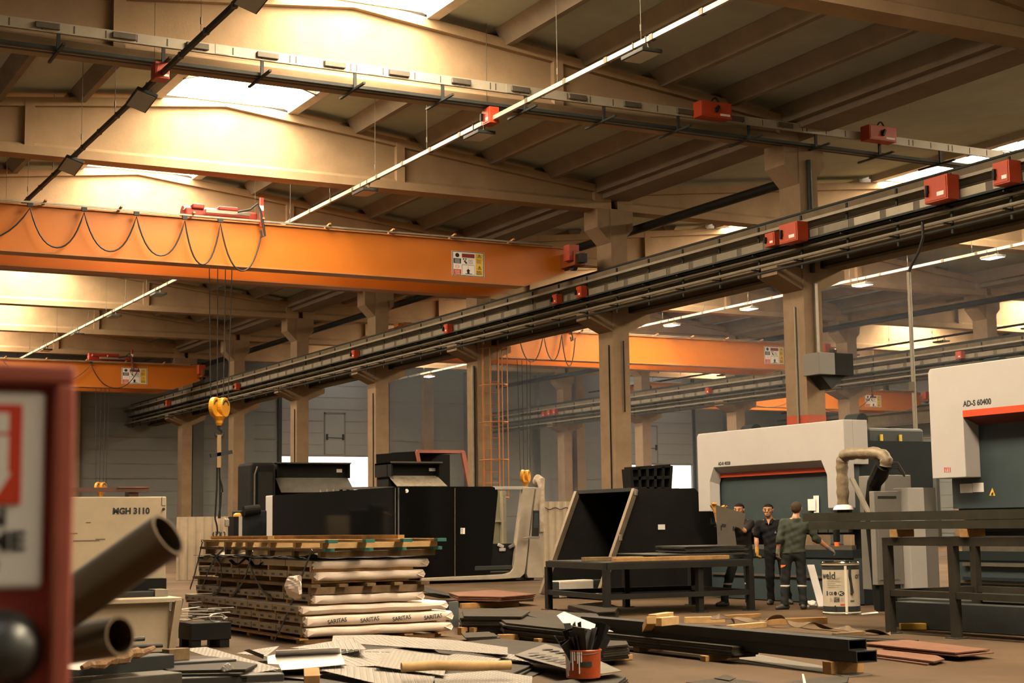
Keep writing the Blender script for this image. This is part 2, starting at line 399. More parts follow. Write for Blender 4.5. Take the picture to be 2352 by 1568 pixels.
# roof beams
def beam_mb():
    m = MB(); H = HALF - .15
    zb = 9.86
    m.box(-H, H, -.26, .26, zb, zb + .2)                                  # bottom flange
    # chamfer from flange to web
    for s in (-1, 1):
        m.add([(-H, s * .26, zb + .2), (H, s * .26, zb + .2), (H, s * .1, zb + .3), (-H, s * .1, zb + .3)], [(0, 1, 2, 3)])
    n = [-H, 0, H]
    for i in range(2):
        x0, x1 = n[i], n[i + 1]
        for y0, y1, d0, d1 in ((-.1, .1, None, -.2), (-.24, .24, -.2, 0)):
            z = lambda x, d: (zb + .2 if d is None else ztop(x) + d)
            vs = [(x0, y0, z(x0, d0)), (x1, y0, z(x1, d0)), (x1, y1, z(x1, d0)), (x0, y1, z(x0, d0)), (x0, y0, z(x0, d1)), (x1, y0, z(x1, d1)), (x1, y1, z(x1, d1)), (x0, y1, z(x0, d1))]
            m.add(vs, [(0, 3, 2, 1), (4, 5, 6, 7), (0, 1, 5, 4), (1, 2, 6, 5), (2, 3, 7, 6), (3, 0, 4, 7)])
    for s in (-1, 1):
        x = s * 4.55
        m.box(x - .11, x + .11, -.25, .25, zb + .05, ztop(x) - .05)
        m.box(min(s * (H - .5), s * H), max(s * (H - .5), s * H), -.25, .25, zb + .02, ztop(H) - .02)
    return m
bm0 = None
for xr in RID:
    for yc in YC:
        if xr > 12 and yc < 30: continue
        if bm0 is None: bm0 = struct('roof_beam', beam_mb(), CONC, loc=(0, 0, 0)); o = bm0
        else: o = bm0.copy(); COL.objects.link(o)
        o.location = (xr, yc, 0)
# gutter beams on the column lines
for xc in (XA, XB, XC):
    struct('beam_gutter', MB().box(xc - .42, xc + .42, YFRONT, YBACK, 10.15, 10.5).box(xc - .6, xc - .42, YFRONT, YBACK, 10.3, 10.75).box(xc + .42, xc + .6, YFRONT, YBACK, 10.3, 10.75), RIB)
# columns
def col_mb():
    m = MB(); hx, hy = .25, .37
    m.box(-hx, hx, -hy, hy, 0, 9.87)
    for s in (-1, 1):
        hw_ = .4 if s < 0 else .22
        p = [(s * hx, 9.35 - hw_), (s * (hx + hw_), 9.35), (s * (hx + hw_), 9.86), (s * hx, 9.86)]
        if s < 0: p = p[::-1]
        m.add([(x, -hy + .02, z) for x, z in p] + [(x, hy - .02, z) for x, z in p], [(0, 1, 2, 3), (7, 6, 5, 4), (0, 4, 5, 1), (1, 5, 6, 2), (2, 6, 7, 3), (3, 7, 4, 0)])
        p = [(s * hx, 6.55), (s * (hx + .7), 6.86), (s * (hx + .7), 7.06), (s * hx, 7.06)]
        if s < 0: p = p[::-1]
        m.add([(x, -hy + .02, z) for x, z in p] + [(x, hy - .02, z) for x, z in p], [(0, 1, 2, 3), (7, 6, 5, 4), (0, 4, 5, 1), (1, 5, 6, 2), (2, 6, 7, 3), (3, 7, 4, 0)])
    return m
def groove_mb(): return MB().box(-.2515, -.249, -.1, -.02, 0, 6.2)
col0 = None
REDBAND = mat('red_band_paint', (0.3536, 0.051, 0.017), .6, var=.1)
names = {(0, 27): 'pale concrete column with red band rising behind the nearer press brake', (0, 35): 'concrete column rising behind black tipper bin', (0, 43): 'concrete column carrying orange caged ladder',
         (0, 51): 'plain concrete column behind middle of black laser cutter', (0, 59): 'concrete column with red band behind long shuttle table'}
for row, xc in ((0, XA), (1, XB), (2, XC)):
    for k, yc in enumerate(YC):
        if yc < (27 if row == 0 else 35): continue
        if col0 is None: col0 = struct('column', col_mb(), CONCC, loc=(0, 0, 0)); o = col0
        else: o = col0.copy(); COL.objects.link(o)
        o.location = (xc, yc, 0)
        lab = names.get((row, int(yc)))
        if lab: o['label'] = lab
        if row == 0 and int(yc) in (27, 59):
            MB().box(xc - .253, xc + .253, yc - .373, yc + .373, 2.93, 3.78).build('red_band', REDBAND, o)
        if row < 2:
            MB().box(xc - .2515, xc - .249, yc - .16, yc - .1, 0, 6.2).build('groove', mat('groove_dark', (.2, .17, .13), .9), o)
# crane runway girders on the corbels
def girder_mb(y0, y1):
    m = MB(); p = [(-.32, 8.02), (.32, 8.02), (.32, 7.84), (.13, 7.74), (.13, 7.18), (.24, 7.12), (.24, 7.06), (-.24, 7.06), (-.24, 7.12), (-.13, 7.18), (-.13, 7.74), (-.32, 7.84)]
    k = len(p)
    m.add([(x, y0, z) for x, z in p] + [(x, y1, z) for x, z in p], [tuple(range(k)), tuple(range(2 * k - 1, k - 1, -1))] + [(i, i + k, (i + 1) % k + k, (i + 1) % k) for i in range(k)])
    return m
def rail_mb(y0, y1):
    return MB().box(-.1, .1, y0, y1, 8.02, 8.05).box(-.02, .02, y0, y1, 8.05, 8.13).box(-.035, .035, y0, y1, 8.13, 8.17)
for row, xc, sides in ((0, XA, (-1, 1)), (1, XB, (-1, 1)), (2, XC, (-1,))):
    for s in sides:
        xg = xc + s * .63
        if s < 0 and row < 2:
            for k, yc in enumerate(YC[:-1]):
                if yc < 10: continue
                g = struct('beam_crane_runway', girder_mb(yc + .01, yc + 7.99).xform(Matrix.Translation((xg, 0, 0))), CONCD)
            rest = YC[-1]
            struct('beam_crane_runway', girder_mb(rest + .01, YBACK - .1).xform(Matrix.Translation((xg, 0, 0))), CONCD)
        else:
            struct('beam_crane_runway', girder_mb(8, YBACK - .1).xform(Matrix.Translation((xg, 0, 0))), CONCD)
        tag(rail_mb(8, YBACK - .5).xform(Matrix.Translation((xg, 0, 0))).build('crane_rail', DARKST), 'steel crane rail on top of the %s runway girder' % ({(0, -1): 'nearest', (0, 1): 'hidden far side', (1, -1): 'second', (1, 1): 'second far side', (2, -1): 'right hand wall'}[(row, s)]), 'rail')
# walls
G1 = (30.2, 36.6, 5.55); G2 = (53.0, 58.2, 5.2)
wb = MB()
for x0, x1, z0, z1 in ((XLEFT, G1[0], 0, 12.3), (G1[0], G1[1], 7.2, 12.3), (G1[1], G2[0], 0, 12.3), (G2[0], G2[1], 7.0, 12.3), (G2[1], XRIGHT, 0, 12.3)):
    wb.box(x0, x1, YBACK, YBACK + .2, z0, z1)
struct('wall_back', wb, WALLP)
struct('wall_right', MB().box(XRIGHT, XRIGHT + .2, YFRONT, YBACK, 0, 12.3), WALLP)
struct('wall_left', MB().box(XLEFT - .2, XLEFT, YFRONT, YBACK, 0, 12.3), WALLP)
struct('wall_front', MB().box(XLEFT, XRIGHT, YFRONT - .2, YFRONT, 0, 12.3), WALLP)
# panel joints and rails on the back wall
tr = MB()
z = .6
JO = []
while z < 11:
    wd = .07 if int(round(z / .6)) % 4 == 3 else .022
    for x0, x1 in ((XLEFT, G1[0] - .15), (G1[1] + .15, G2[0] - .15), (G2[1] + .15, XRIGHT)):
        tr.box(x0, x1, YBACK - .02 - wd * .4, YBACK + .01, z - wd, z + wd * .4)
    z += .74
struct('trim_1', tr, mat('joint_grey', (.2, .185, .155), .7))
for i, x in enumerate((4.2, 9.5, 14.9, 18.6, 25.3, 28.2, 39.2, 42.0, 47.0, 49.6, 61.0)):
    struct('column_wall', MB().box(x - .3, x + .3, YBACK - .45, YBACK - .02, 0, 10.6), (CONC if i % 3 == 0 else mat('wall_post', (0.0816, 0.0816, 0.0748), .6)) if i not in (2, 5, 8) else WALLP)
# sectional gates, both raised part of the way
def gate(n, g, lab, wicket):
    x0, x1, z0 = g
    d = thing('door_%d' % n, lab, 'gate', ((x0 + x1) / 2, YBACK - .1, z0), kind='structure')
    MB().box(x0 + .02, x1 - .02, YBACK - .1, YBACK - .03, z0, z0 + 5.2).build('leaf', GATEP, d)
    j = MB(); z = z0 + .62
    while z < z0 + 5: j.box(x0 + .05, x1 - .05, YBACK - .112, YBACK - .09, z - .02, z + .02); z += .68
    j.box(x0, x1, YBACK - .12, YBACK - .05, z0 - .06, z0 + .05)
    j.build('panel_joint', mat('joint_grey', (.2, .185, .155), .7), d)
    r = MB()
    for x in (x0 - .1, x1 + .1): r.box(x - .1, x + .1, YBACK - .16, YBACK - .02, 0, 11)
    r.build('guide_rail', DARKST, d)
    cx, ww, hh = wicket
    f = MB(); zb = z0 + .08; y0 = YBACK - .14
    f.box(cx - ww / 2 - .08, cx - ww / 2, y0, YBACK - .08, zb, zb + hh + .1).box(cx + ww / 2, cx + ww / 2 + .08, y0, YBACK - .08, zb, zb + hh + .1).box(cx - ww / 2 - .08, cx + ww / 2 + .08, y0, YBACK - .08, zb + hh, zb + hh + .1)
    wk = MB().box(cx - ww / 2, cx + ww / 2, YBACK - .13, YBACK - .08, zb, zb + hh).build('wicket_door', GATEP, d)
    f.build('wicket_frame', mat('frame_grey', (.13, .12, .105), .6), wk)
    pb = MB().tube([(cx - ww / 2 + .08, y0 - .07, zb + .95), (cx + ww / 2 - .08, y0 - .07, zb + .92)], .022)
    for x in (cx - ww / 2 + .08, cx + ww / 2 - .08): pb.box(x - .05, x + .05, y0 - .1, y0 + .02, zb + .82, zb + 1.15)
    pb.build('push_bar', BLACKP, wk)
    return d
gate(1, G1, 'pale sectional gate raised above the laser cutter with a wicket door in it', (33.4, 1.15, 2.3))
gate(2, G2, 'pale sectional gate raised in the far right bay beside white press brake', (54.9, 1.0, 2.3))
# what shows through the gates
bl = thing('building', 'white building with barred windows outside the open gate', 'building', (56, 100, 0))
MB().box(50, 68, 100, 110, 0, 4.2).build('wall', mat('white_render', (.75, .74, .72), .8), bl)
for x in (58.5, 60.2): 
    fr = MB().box(x - .5, x + .5, 99.93, 100, 1, 2.6).build('window', mat('win_grey', (.35, .37, .38), .4), bl)
# wall pipes at far right and services
for i, (z, r) in enumerate(((8.6, .07), (6.2, .05), (7.5, .04))):
    tag(MB().tube([(XRIGHT - 1.2, 30, z), (XRIGHT - 1.2, 83, z)], r).build('pipe', DARKST if i != 1 else GALV), 'long %s service pipe along far right wall' % ('thick dark', 'bright galvanised', 'thin dark')[i], 'pipe')
pj = MB(); z = .7
while z < 11: pj.box(XRIGHT - .03, XRIGHT + .02, YFRONT, YBACK, z - .03, z); z += .74
struct('trim_2', pj, mat('joint_grey', (.2, .185, .155), .7))
for y in np.arange(34, 84, 4.0):
    struct('column_wall', MB().box(XRIGHT - .25, XRIGHT, y - .12, y + .12, 0, 10.4), mat('wall_post', (0.0816, 0.0816, 0.0748), .6))
# ------------------------------------------------------------------ overhead services
def red_box(loc, w_, d_, h_, label, face='x', handle=True, group=None):
    """red junction box; face: the side its door looks to ('x' = -X, 'y' = -Y)"""
    r = thing('junction_box', label, 'electrical box', loc, 0, group)
    m = MB().box(-w_ / 2, w_ / 2, -d_ / 2, d_ / 2, 0, h_); m.build('housing', REDBOX, r, local=True, bevel=.01)
    if face == 'x':
        MB().box(-w_ / 2 - .012, -w_ / 2 - .001, -d_ / 2 + .03, d_ / 2 - .03, .03, h_ - .03).build('door', REDBOX, r, local=True)
        MB().box(-w_ / 2 - .018, -w_ / 2 - .013, -d_ * .36, -d_ * .06, h_ * .2, h_ * .36).build('label_plate', SIGNW, r, local=True)
        if handle:
            MB().beam((-w_ / 2 - .04, d_ * .34, h_ * .25), (-w_ / 2 - .04, d_ * .30, h_ * .7), .05, .05).cbox((-w_ / 2 - .02, d_ * .31, h_ * .45), (.05, .06, .06)).build('handle', BLACKP, r, local=True)
    else:
        MB().box(-w_ / 2 + .03, w_ / 2 - .03, -d_ / 2 - .012, -d_ / 2 - .001, .03, h_ - .03).build('door', REDBOX, r, local=True)
        MB().box(w_ * .1, w_ * .42, -d_ / 2 - .018, -d_ / 2 - .013, h_ * .12, h_ * .26).build('label_plate', SIGNW, r, local=True)
        if handle:
            MB().beam((-w_ * .05, -d_ / 2 - .05, h_ * .3), (.02, -d_ / 2 - .05, h_ * .72), .06, .05).cbox((-w_ * .03, -d_ / 2 - .02, h_ * .5), (.07, .06, .07)).build('handle', BLACKP, r, local=True)
            MB().tube([(-.05 + .25 * t, 0, h_ + .14 * math.sin(PI * t) - .01) for t in np.linspace(0, 1, 9)], .02, 6).build('cable_loop', RUBBER, r, local=True)
    return r
# long light trays with hanger wires
def light_tray(X, z, y0, y1, label, m, bay_r):
    t = thing('cable_tray', label, 'cable tray', (X, y0, z))
    MB().box(X - .035, X + .035, y0, y1, z, z + .085).build('channel', m, t)
    y = y0 + .6; c0 = None
    while y < y1:
        if c0 is None: c0 = MB().box(X - .045, X + .045, y, y + .1, z - .008, z + .095).build('joint_clip', GALVD, t); yb = y
        else: c = c0.copy(); COL.objects.link(c); c.location = (0, y - yb, 0)
        y += 1.45
    y = y0 + 1.2; zt = ztop(X - bay_r) + .19
    while y < y1:
        MB().tube([(X, y, z + .08), (X, y, zt)], .006, 5).tube([(X, y, z + .25), (X, y, z + .37)], .016, 6).build('hanger_wire', GALVD, t); y += 2.85
    return t
light_tray(14.15, 9.48, 9, 82.5, 'pale straight cable tray with lamps, crossing the upper middle of the hall', TRAYW, 11.3)
light_tray(7.38, 9.48, 9, 82.5, 'dark cable tray slanting steeply across upper left below the skylights', DARKST, 11.3)
light_tray(34.95, 9.48, 14, 82.5, 'pale cable tray carrying the lit lamps in the next bay', TRAYW, 33.0)
light_tray(49.6, 9.48, 20, 82.5, 'dark thin cable tray against bright skylights in the farthest bay', DARKST, 54.7)
lamp0 = {}
def lamp(X, Y, label, lit, group, ztr=9.48):
    if lit not in lamp0:
        r = thing('floodlight', label, 'lamp', (X, Y, ztr), 0, group)
        MB().box(-.2, .2, -.34, .34, -.2, -.13).build('housing', DARKST if not lit else GALV, r, local=True, bevel=.012)
        MB().box(-.175, .175, -.315, .315, -.207, -.1995).build('lens', LEDON if lit else LAMPGL, r, local=True)
        for s in (-1, 1):
            MB().beam((0, s * .24, -.14), (0, s * .2, .0), .03, .012).beam((.0, s * .2, 0), (0, s * .2, .1), .1, .02).build('bracket', GALVD, r, local=True)
        MB().tube([(.0, -.05, -.13), (.06, -.12, -.02), (.05, -.2, .04), (0, -.22, .02)], .012, 5).build('cable', GALV, r, local=True)
        lamp0[lit] = r; return r
    return dup(lamp0[lit], (X, Y, ztr), None, label, group)
for k in range(9):
    Y = 21.7 + 5.95 * k if k else 21.6
    if 38 < Y < 47: pass
    lamp(14.15, Y, '%s unlit floodlight along pale middle cable tray, counted from the top right' % ORD[k], False, 'unlit floodlights under pale middle tray')
for k in range(3):
    lamp(7.38, (21.7, 28.0, 33.8)[k], '%s unlit floodlight along steep dark cable tray, counted from the top' % ORD[k], False, 'unlit floodlights under dark left tray').rotation_euler = (-.22, .3, 0)
for k, Y in enumerate((34.3, 40.2, 46.5, 51.6, 74.4)):
    lamp(34.95, Y, ('brightest largest lit floodlight high at far right', 'lit floodlight right of red banded column', 'lit floodlight left of red banded column top', 'small lit floodlight above right bay crane', 'tiny lit floodlight far back near the wall')[k], True, 'lit floodlights in the next bay')
for k, Y in enumerate((46.8, 52, 58, 68.5)):
    lamp(49.6, Y, '%s unlit floodlight silhouetted before farthest bay beams, counted from the right' % ORD[k], False, 'unlit floodlights in farthest bay')
red_box((7.38, 26.9, 9.42), .26, .3, .3, 'dark red box clipped under steep dark cable tray', 'y', False)
red_box((14.15, 27.15, 9.42), .22, .34, .33, 'small bright red box hung on pale middle cable tray', 'x', True)
# busbar trunking on the front of the first beam
bt = thing('busbar_trunking', 'perforated pale busbar trunking running along nearest roof beam', 'busbar', (11, 27.0, 10.06))
m = MB().box(.8, 32, 26.93, 26.96, 10.05, 10.235).box(.8, 32, 26.96, 27.06, 10.07, 10.09).box(.8, 32, 26.96, 27.06, 10.2, 10.235); m.build('housing', TRAYW, bt)
x = .9; sl = None
while x < 28:
    if sl is None: sl = MB().box(x, x + .022, 26.926, 26.931, 10.075, 10.21).build('slot', mat('slot_dark', (.06, .05, .04), .8, var=0), bt); xb = x
    else: c = sl.copy(); COL.objects.link(c); c.location = (x - xb, 0, 0)
    x += .55 if rnd.random() < .7 else .12
for i in range(16):
    x = 1.2 + i * 1.33
    MB().box(x, x + .42, 26.87, 26.93, 10.09, 10.2).build('tap_cover', GALVD, bt, bevel=.012)
for i in range(8):
    x = 2.4 + i * 3.0
    MB().box(x, x + .25, 26.922, 26.931, 10.06, 10.235).build('joint_cover', TRAYW, bt)
ld = thing('cable_ladder', 'dark perforated cable ladder slung below the nearest roof beam', 'cable ladder', (11, 27.1, 9.75))
lm = MB()
for y in (27.02, 27.3): lm.box(.8, 32, y, y + .015, 9.78, 9.84)
lm.box(.8, 32, 27.03, 27.31, 9.778, 9.784); lm.build('tray_body', DARKST, ld)
MB().tube([(.8, 27.16, 9.8), (32, 27.16, 9.8)], .03, 6).build('cable', GALV, ld)
for i in range(14):
    x = 1.9 + i * 1.85
    MB().box(x - .025, x + .025, 26.5, 27.7, 9.72, 9.76).box(x - .03, x + .03, 26.94, 26.98, 9.72, 10.06).build('bracket', DARKST, ld)
red_box((19.3, 26.75, 10.02), .8, .3, .34, 'large dull red box on nearest beam, left of the red banded column', 'y')
red_box((23.9, 26.75, 10.0), .8, .3, .34, 'large dark red box on nearest beam, right of the red banded column', 'y')
# services on the runway girders
def runway_services(xc, y0, y1, label, full):
    x = xc - .63 - .32
    t = thing('busbar_trunking', label, 'busbar', (x - .1, y0, 6.8))
    MB().box(x - .16, x - .13, y0, y1, 7.79, 7.85).box(x - .13, x, y0, y1, 7.79, 7.80).build('cover_strip', GALV, t)
    MB().box(x - .12, x - .02, y0, y1, 7.44, 7.62).build('housing', GALVD, t)
    MB().box(x - .2, x - .02, y0, y1, 7.36, 7.385).box(x - .2, x - .19, y0, y1, 7.36, 7.42).build('cable_shelf', DARKST, t)
    cov = MB(); y = y0 + .3; k = 0
    while y < y1 - 1.2:
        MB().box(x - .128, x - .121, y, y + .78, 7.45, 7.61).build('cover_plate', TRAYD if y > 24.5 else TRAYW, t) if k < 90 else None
        y += .96; k += 1
    y = y0 + .8; k = 0
    while y < y1 and k < 90:
        MB().box(x - .21, x, y, y + .04, 7.33, 7.36).box(x - .03, x, y, y + .05, 6.84, 8.0).box(x - .26, x, y, y + .04, 7.0, 7.03).build('bracket', DARKST, t); y += (1.5 if full else 2.0); k += 1
    return t
runway_services(XA, 9, 82, 'long pale busbar trunking running along nearest crane runway', True)
runway_services(XB, 14, 82, 'busbar trunking running along second crane runway in the background', False)
for xc, who in ((XA, 'nearest'), (XB, 'second')):
    x = xc - .95
    for z, r, dx, m, lab in ((7.27, .032, .1, GALVD, 'upper steel conduit'), (7.06, .038, .2, GALV, 'bright steel conduit'), (6.9, .028, .22, DARKST, 'lowest dark conduit')):
        tag(MB().tube([(x - dx, 10, z), (x - dx, 82, z)], r, 8).build('conduit', m), '%s running along the %s crane runway' % (lab, who), 'conduit')
for (Y, z, d_, h_, lab) in ((27.0, 7.42, .34, .3, 'small red box left of the large box on red banded column'), (26.2, 7.36, .62, .42, 'large red box beside top of red banded column'), (21.75, 7.4, .62, .48, 'large red box with black handles near the right end of runway'), (20.1, 7.4, .4, .42, 'red box at extreme right end of the nearest runway'),
                            (35.2, 7.4, .26, .3, 'small red box right of a pair, on runway left of concrete column'), (36.5, 7.4, .24, .26, 'darker red box left of a pair, on runway over the big crane end'), (43.3, 7.38, .26, .28, 'small red box on runway above the ladder column'),
                            (50.8, 7.36, .26, .28, 'small red box on runway left of plain concrete column'), (63.85, 7.32, .26, .28, 'dim red box on runway above hanging crane hook'), (74.4, 7.38, .3, .3, 'dim red box near the far left end of runway')):
    red_box((21.0 if h_ < .4 else 20.93, Y, z), .2 if h_ < .4 else .3, d_, h_, lab, 'x', h_ > .25)
for (Y, z, lab) in ((74.5, 7.5, 'rightmost of three small red boxes on the second runway'), (75.1, 7.47, 'middle of three small red boxes on the second runway'), (75.7, 7.43, 'leftmost of three small red boxes on the second runway'), (60, 7.45, 'single red box on second runway under right bay crane'), (43.7, 7.45, 'red box on second runway above right press brake')):
    red_box((42.6, Y, z), .2, .3, .28, lab, 'x', False)
tag(MB().tube([(23.2, 28.2, 9.5), (23.2, 82, 9.62)], .12, 10).build('drain_pipe', BLACKP, smooth=True), 'thick black drain pipe high along the column row', 'pipe')
tag(MB().tube([(43.0, 36, 9.5), (43.0, 82, 9.62)], .12, 10).build('drain_pipe', BLACKP, smooth=True), 'thick black drain pipe against bright beams in the farthest bay', 'pipe')
# conduits down the columns
def down(xc, yc, x, z0, z1, r, m, lab):
    tag(MB().tube([(x, yc, z0), (x, yc, z1)], r, 8).build('conduit', m), lab, 'conduit')
down(XA, 27.5, XA - .28, 2.6, 6.2, .025, GALV, 'thin conduit down left face of red banded column')
down(XA, 35.4, XA - .275, 1.5, 6.2, .018, BLACKP, 'black cable down the left face of column behind tipper bin')
down(XA, 51.4, XA - .275, 1.5, 6.2, .018, BLACKP, 'black cable down plain concrete column behind laser cutter')
down(XA, 59.4, XA - .275, 2.5, 6.2, .018, BLACKP, 'black cable down the red banded column beyond laser cutter')
tag(MB().tube([(XA + .0, 27.17, 6.95), (XA, 27.17, 9.5)], .06, 10).build('downpipe', DARKST), 'dark downpipe on upper part of red banded column', 'pipe')
tag(MB().box(XA + .02, XA + .1, 27.14, 27.19, 5.05, 6.7).build('cable_channel', GALV), 'perforated cable channel above the dark control box', 'cable tray')
tag(MB().tube([(XA + .05, 35.17, 4.4), (XA + .05, 35.17, 6.3)], .02, 6).build('conduit', BLACKP), 'short black conduit on column behind tipper bin', 'conduit')
for i, dx in enumerate((-.3, -.36, -.42)):
    tag(MB().tube([(XA + dx, 43.35 - i * .06, .2), (XA + dx, 43.35 - i * .06, 6.4)], .032, 8).build('conduit', (BLACKP, GALVD, GALV)[i]), '%s cable pipe beside the orange caged ladder' % ('black', 'dull grey', 'pale')[i], 'conduit')
# control box on the red banded column
cb = thing('control_cabinet', 'pale control box with black front fixed on red banded column', 'control box', (XA + .05, 26.9, 4.55))
MB().box(XA - .35, XA + .1, 26.65, 27.2, 4.62, 5.1).build('housing', GREYM, cb, bevel=.01)
MB().box(XA + .1, XA + .62, 26.66, 27.2, 4.62, 5.1).build('front_panel', MATTEK, cb)
MB().poly([(XA - .2, 27.19, 4.62), (XA + .5, 27.19, 4.62), (XA + .1, 27.19, 4.32)], .1, (0, -.4, 0)).build('bracket', DARKST, cb)
# caged ladder
lad = thing('caged_ladder', 'orange steel ladder with safety hoops fixed to concrete column', 'ladder', (XA + .1, 43.0, 0))
LADM = mat('ladder_orange', (0.3, 0.102, 0.018), .5)
for s in (-1, 1):
    MB().box(XA + .1 + s * .27 - .025, XA + .1 + s * .27 + .025, 42.98, 43.02, 0, 7.2).build('side_rail', LADM, lad)
for k in range(20):
    MB().tube([(XA - .17, 43, .3 + .35 * k), (XA + .37, 43, .3 + .35 * k)], .013, 6).build('rung', LADM, lad)
for k in range(5):
    z = 2.3 + k * 1.15
    MB().tube([(XA + .1 + .42 * math.cos(t), 42.98 - .75 * math.sin(t), z) for t in np.linspace(0, PI, 14)], .02, 6).build('safety_hoop', LADM, lad)
for t in (.25, .5, .75):
    MB().box(XA + .1 + .42 * math.cos(t * PI) - .015, XA + .1 + .42 * math.cos(t * PI) + .015, 42.97 - .75 * math.sin(t * PI), 42.99 - .75 * math.sin(t * PI), 2.3, 6.9).build('cage_bar', LADM, lad)

# ------------------------------------------------------------------ bridge cranes
def festoon(pts, sag, r=.011, y=0, n=14):
    out = []
    for i in range(len(pts) - 1):
        a, b = pts[i], pts[i + 1]
        for k in range(n + (i == len(pts) - 2)):
            t = k / n; s = (1 - (2 * t - 1) ** 2)
            x = a[0] + (b[0] - a[0]) * t
            # a hanging loop: steep at the hangers
            tt = t - .03 * math.sin(2 * PI * t) 
            out.append((a[0] + (b[0] - a[0]) * tt, y, a[1] + (b[1] - a[1]) * t - sag[i] * s))
    return out
def safety_sign(parent, x0, x1, z0, z1, y, inkk=True):
    s = MB().box(x0, x1, y - .006, y, z0, z1).build('safety_sign', SIGNW, parent)
    W_, H_ = x1 - x0, z1 - z0
    def r(a, b, c, d, m, nm, dy=.002): 
        return MB().box(x0 + W_ * a, x0 + W_ * b, y - .006 - dy, y - .0062, z0 + H_ * c, z0 + H_ * d).build(nm, m, s)
    bd = MB(); t = .022
    for a, b, c, d in ((.015, .985, .965, .99), (.015, .985, .01, .035), (.015, .035, .01, .99), (.965, .985, .01, .99)):
        bd.box(x0 + W_ * a, x0 + W_ * b, y - .008, y - .0062, z0 + H_ * c, z0 + H_ * d)
    bd.build('border', INK, s)
    r(.05, .28, .5, .7, INKB, 'blue_field'); r(.05, .28, .05, .26, INKR, 'red_field')
    r(.31, .70, .75, .91, mat('maroon_ink', (.2, .025, .02), .6, var=0), 'maroon_header')
    r(.73, .955, .06, .93, INKY, 'yellow_field')
    f = MB()
    for a, b, c, d in ((.31, .70, .46, .47), (.31, .70, .44, .445), (.31, .318, .06, .44), (.695, .703, .06, .44), (.31, .70, .06, .07)):
        f.box(x0 + W_ * a, x0 + W_ * b, y - .0078, y - .0062, z0 + H_ * c, z0 + H_ * d)
    f.build('frame_line', INK, s)
    p = MB(); P = lambda u, v: (x0 + W_ * u, y - .009, z0 + H_ * v)
    def disc(u, v, ru, rv, n=16): p.poly([P(u + ru * math.cos(2 * PI * k / n), v + rv * math.sin(2 * PI * k / n)) for k in range(n)], .002)
    disc(.165, .83, .062, .085)
    # carrying man, load on tray, lettering rows
    for pts in ([(.38, .55), (.43, .62), (.42, .66), (.37, .62)], [(.42, .5), (.46, .56), (.43, .6), (.39, .58)], [(.44, .5), (.47, .5), (.46, .57), (.43, .58)], [(.34, .66), (.38, .66), (.38, .72), (.34, .72)], [(.41, .67), (.45, .67), (.45, .72), (.41, .72)]):
        p.poly([P(*q) for q in pts], .002)
    for pts in ([(.41, .09), (.62, .09), (.62, .115), (.41, .115)], [(.47, .115), (.54, .115), (.53, .25), (.50, .3), (.46, .24)], [(.44, .22), (.57, .22), (.5, .3)], [(.498, .3), (.502, .3), (.502, .42), (.498, .42)]):
        p.poly([P(*q) for q in pts], .002)
    for v in (.78, .3):
        for a, b in (((.79, v), (.9, v)), ((.9, v), (.845, v + .14)), ((.845, v + .14), (.79, v))):
            p.beam(P(*a), P(*b), .012 * W_ * 1.6, .004)
        p.beam(P(.845, v + .035), P(.845, v + .09), .012, .004)
    for i in range(5):
        p.box(x0 + W_ * .5, x0 + W_ * (.6 + .06 * rnd.random()), y - .0075, y - .0062, z0 + H_ * (.52 + .035 * i), z0 + H_ * (.53 + .035 * i))
        p.box(x0 + W_ * .76, x0 + W_ * (.88 + .04 * rnd.random()), y - .0095, y - .0082, z0 + H_ * (.55 + .035 * i), z0 + H_ * (.562 + .035 * i))
    for i in range(3): p.box(x0 + W_ * .755, x0 + W_ * (.9 + .03 * rnd.random()), y - .0095, y - .0082, z0 + H_ * (.1 + .055 * i), z0 + H_ * (.125 + .055 * i))
    p.build('pictograms', INK, s)
    q = MB()
    for i in range(4):
        for zz in (.53, .075): q.box(x0 + W_ * (.08 + .02 * rnd.random()), x0 + W_ * (.24 + .02 * rnd.random()), y - .0092, y - .0081, z0 + H_ * (zz + .042 * i), z0 + H_ * (zz + .058 * i if False else zz + .018 + .042 * i))
    q.build('caption_lines', mat('caption_ink', (.5, .46, .4), .6, var=0), s)
    rg = MB(); n = 18; c = (.165, .37)
    for k in range(n):
        a0, a1 = 2 * PI * k / n, 2 * PI * (k + 1) / n
        rg.beam(P(c[0] + .055 * math.cos(a0), c[1] + .07 * math.sin(a0)), P(c[0] + .055 * math.cos(a1), c[1] + .07 * math.sin(a1)), .008, .003)
    rg.beam(P(.13, .42), P(.2, .32), .008, .003); rg.build('prohibition_ring', INKR, s)
    return s
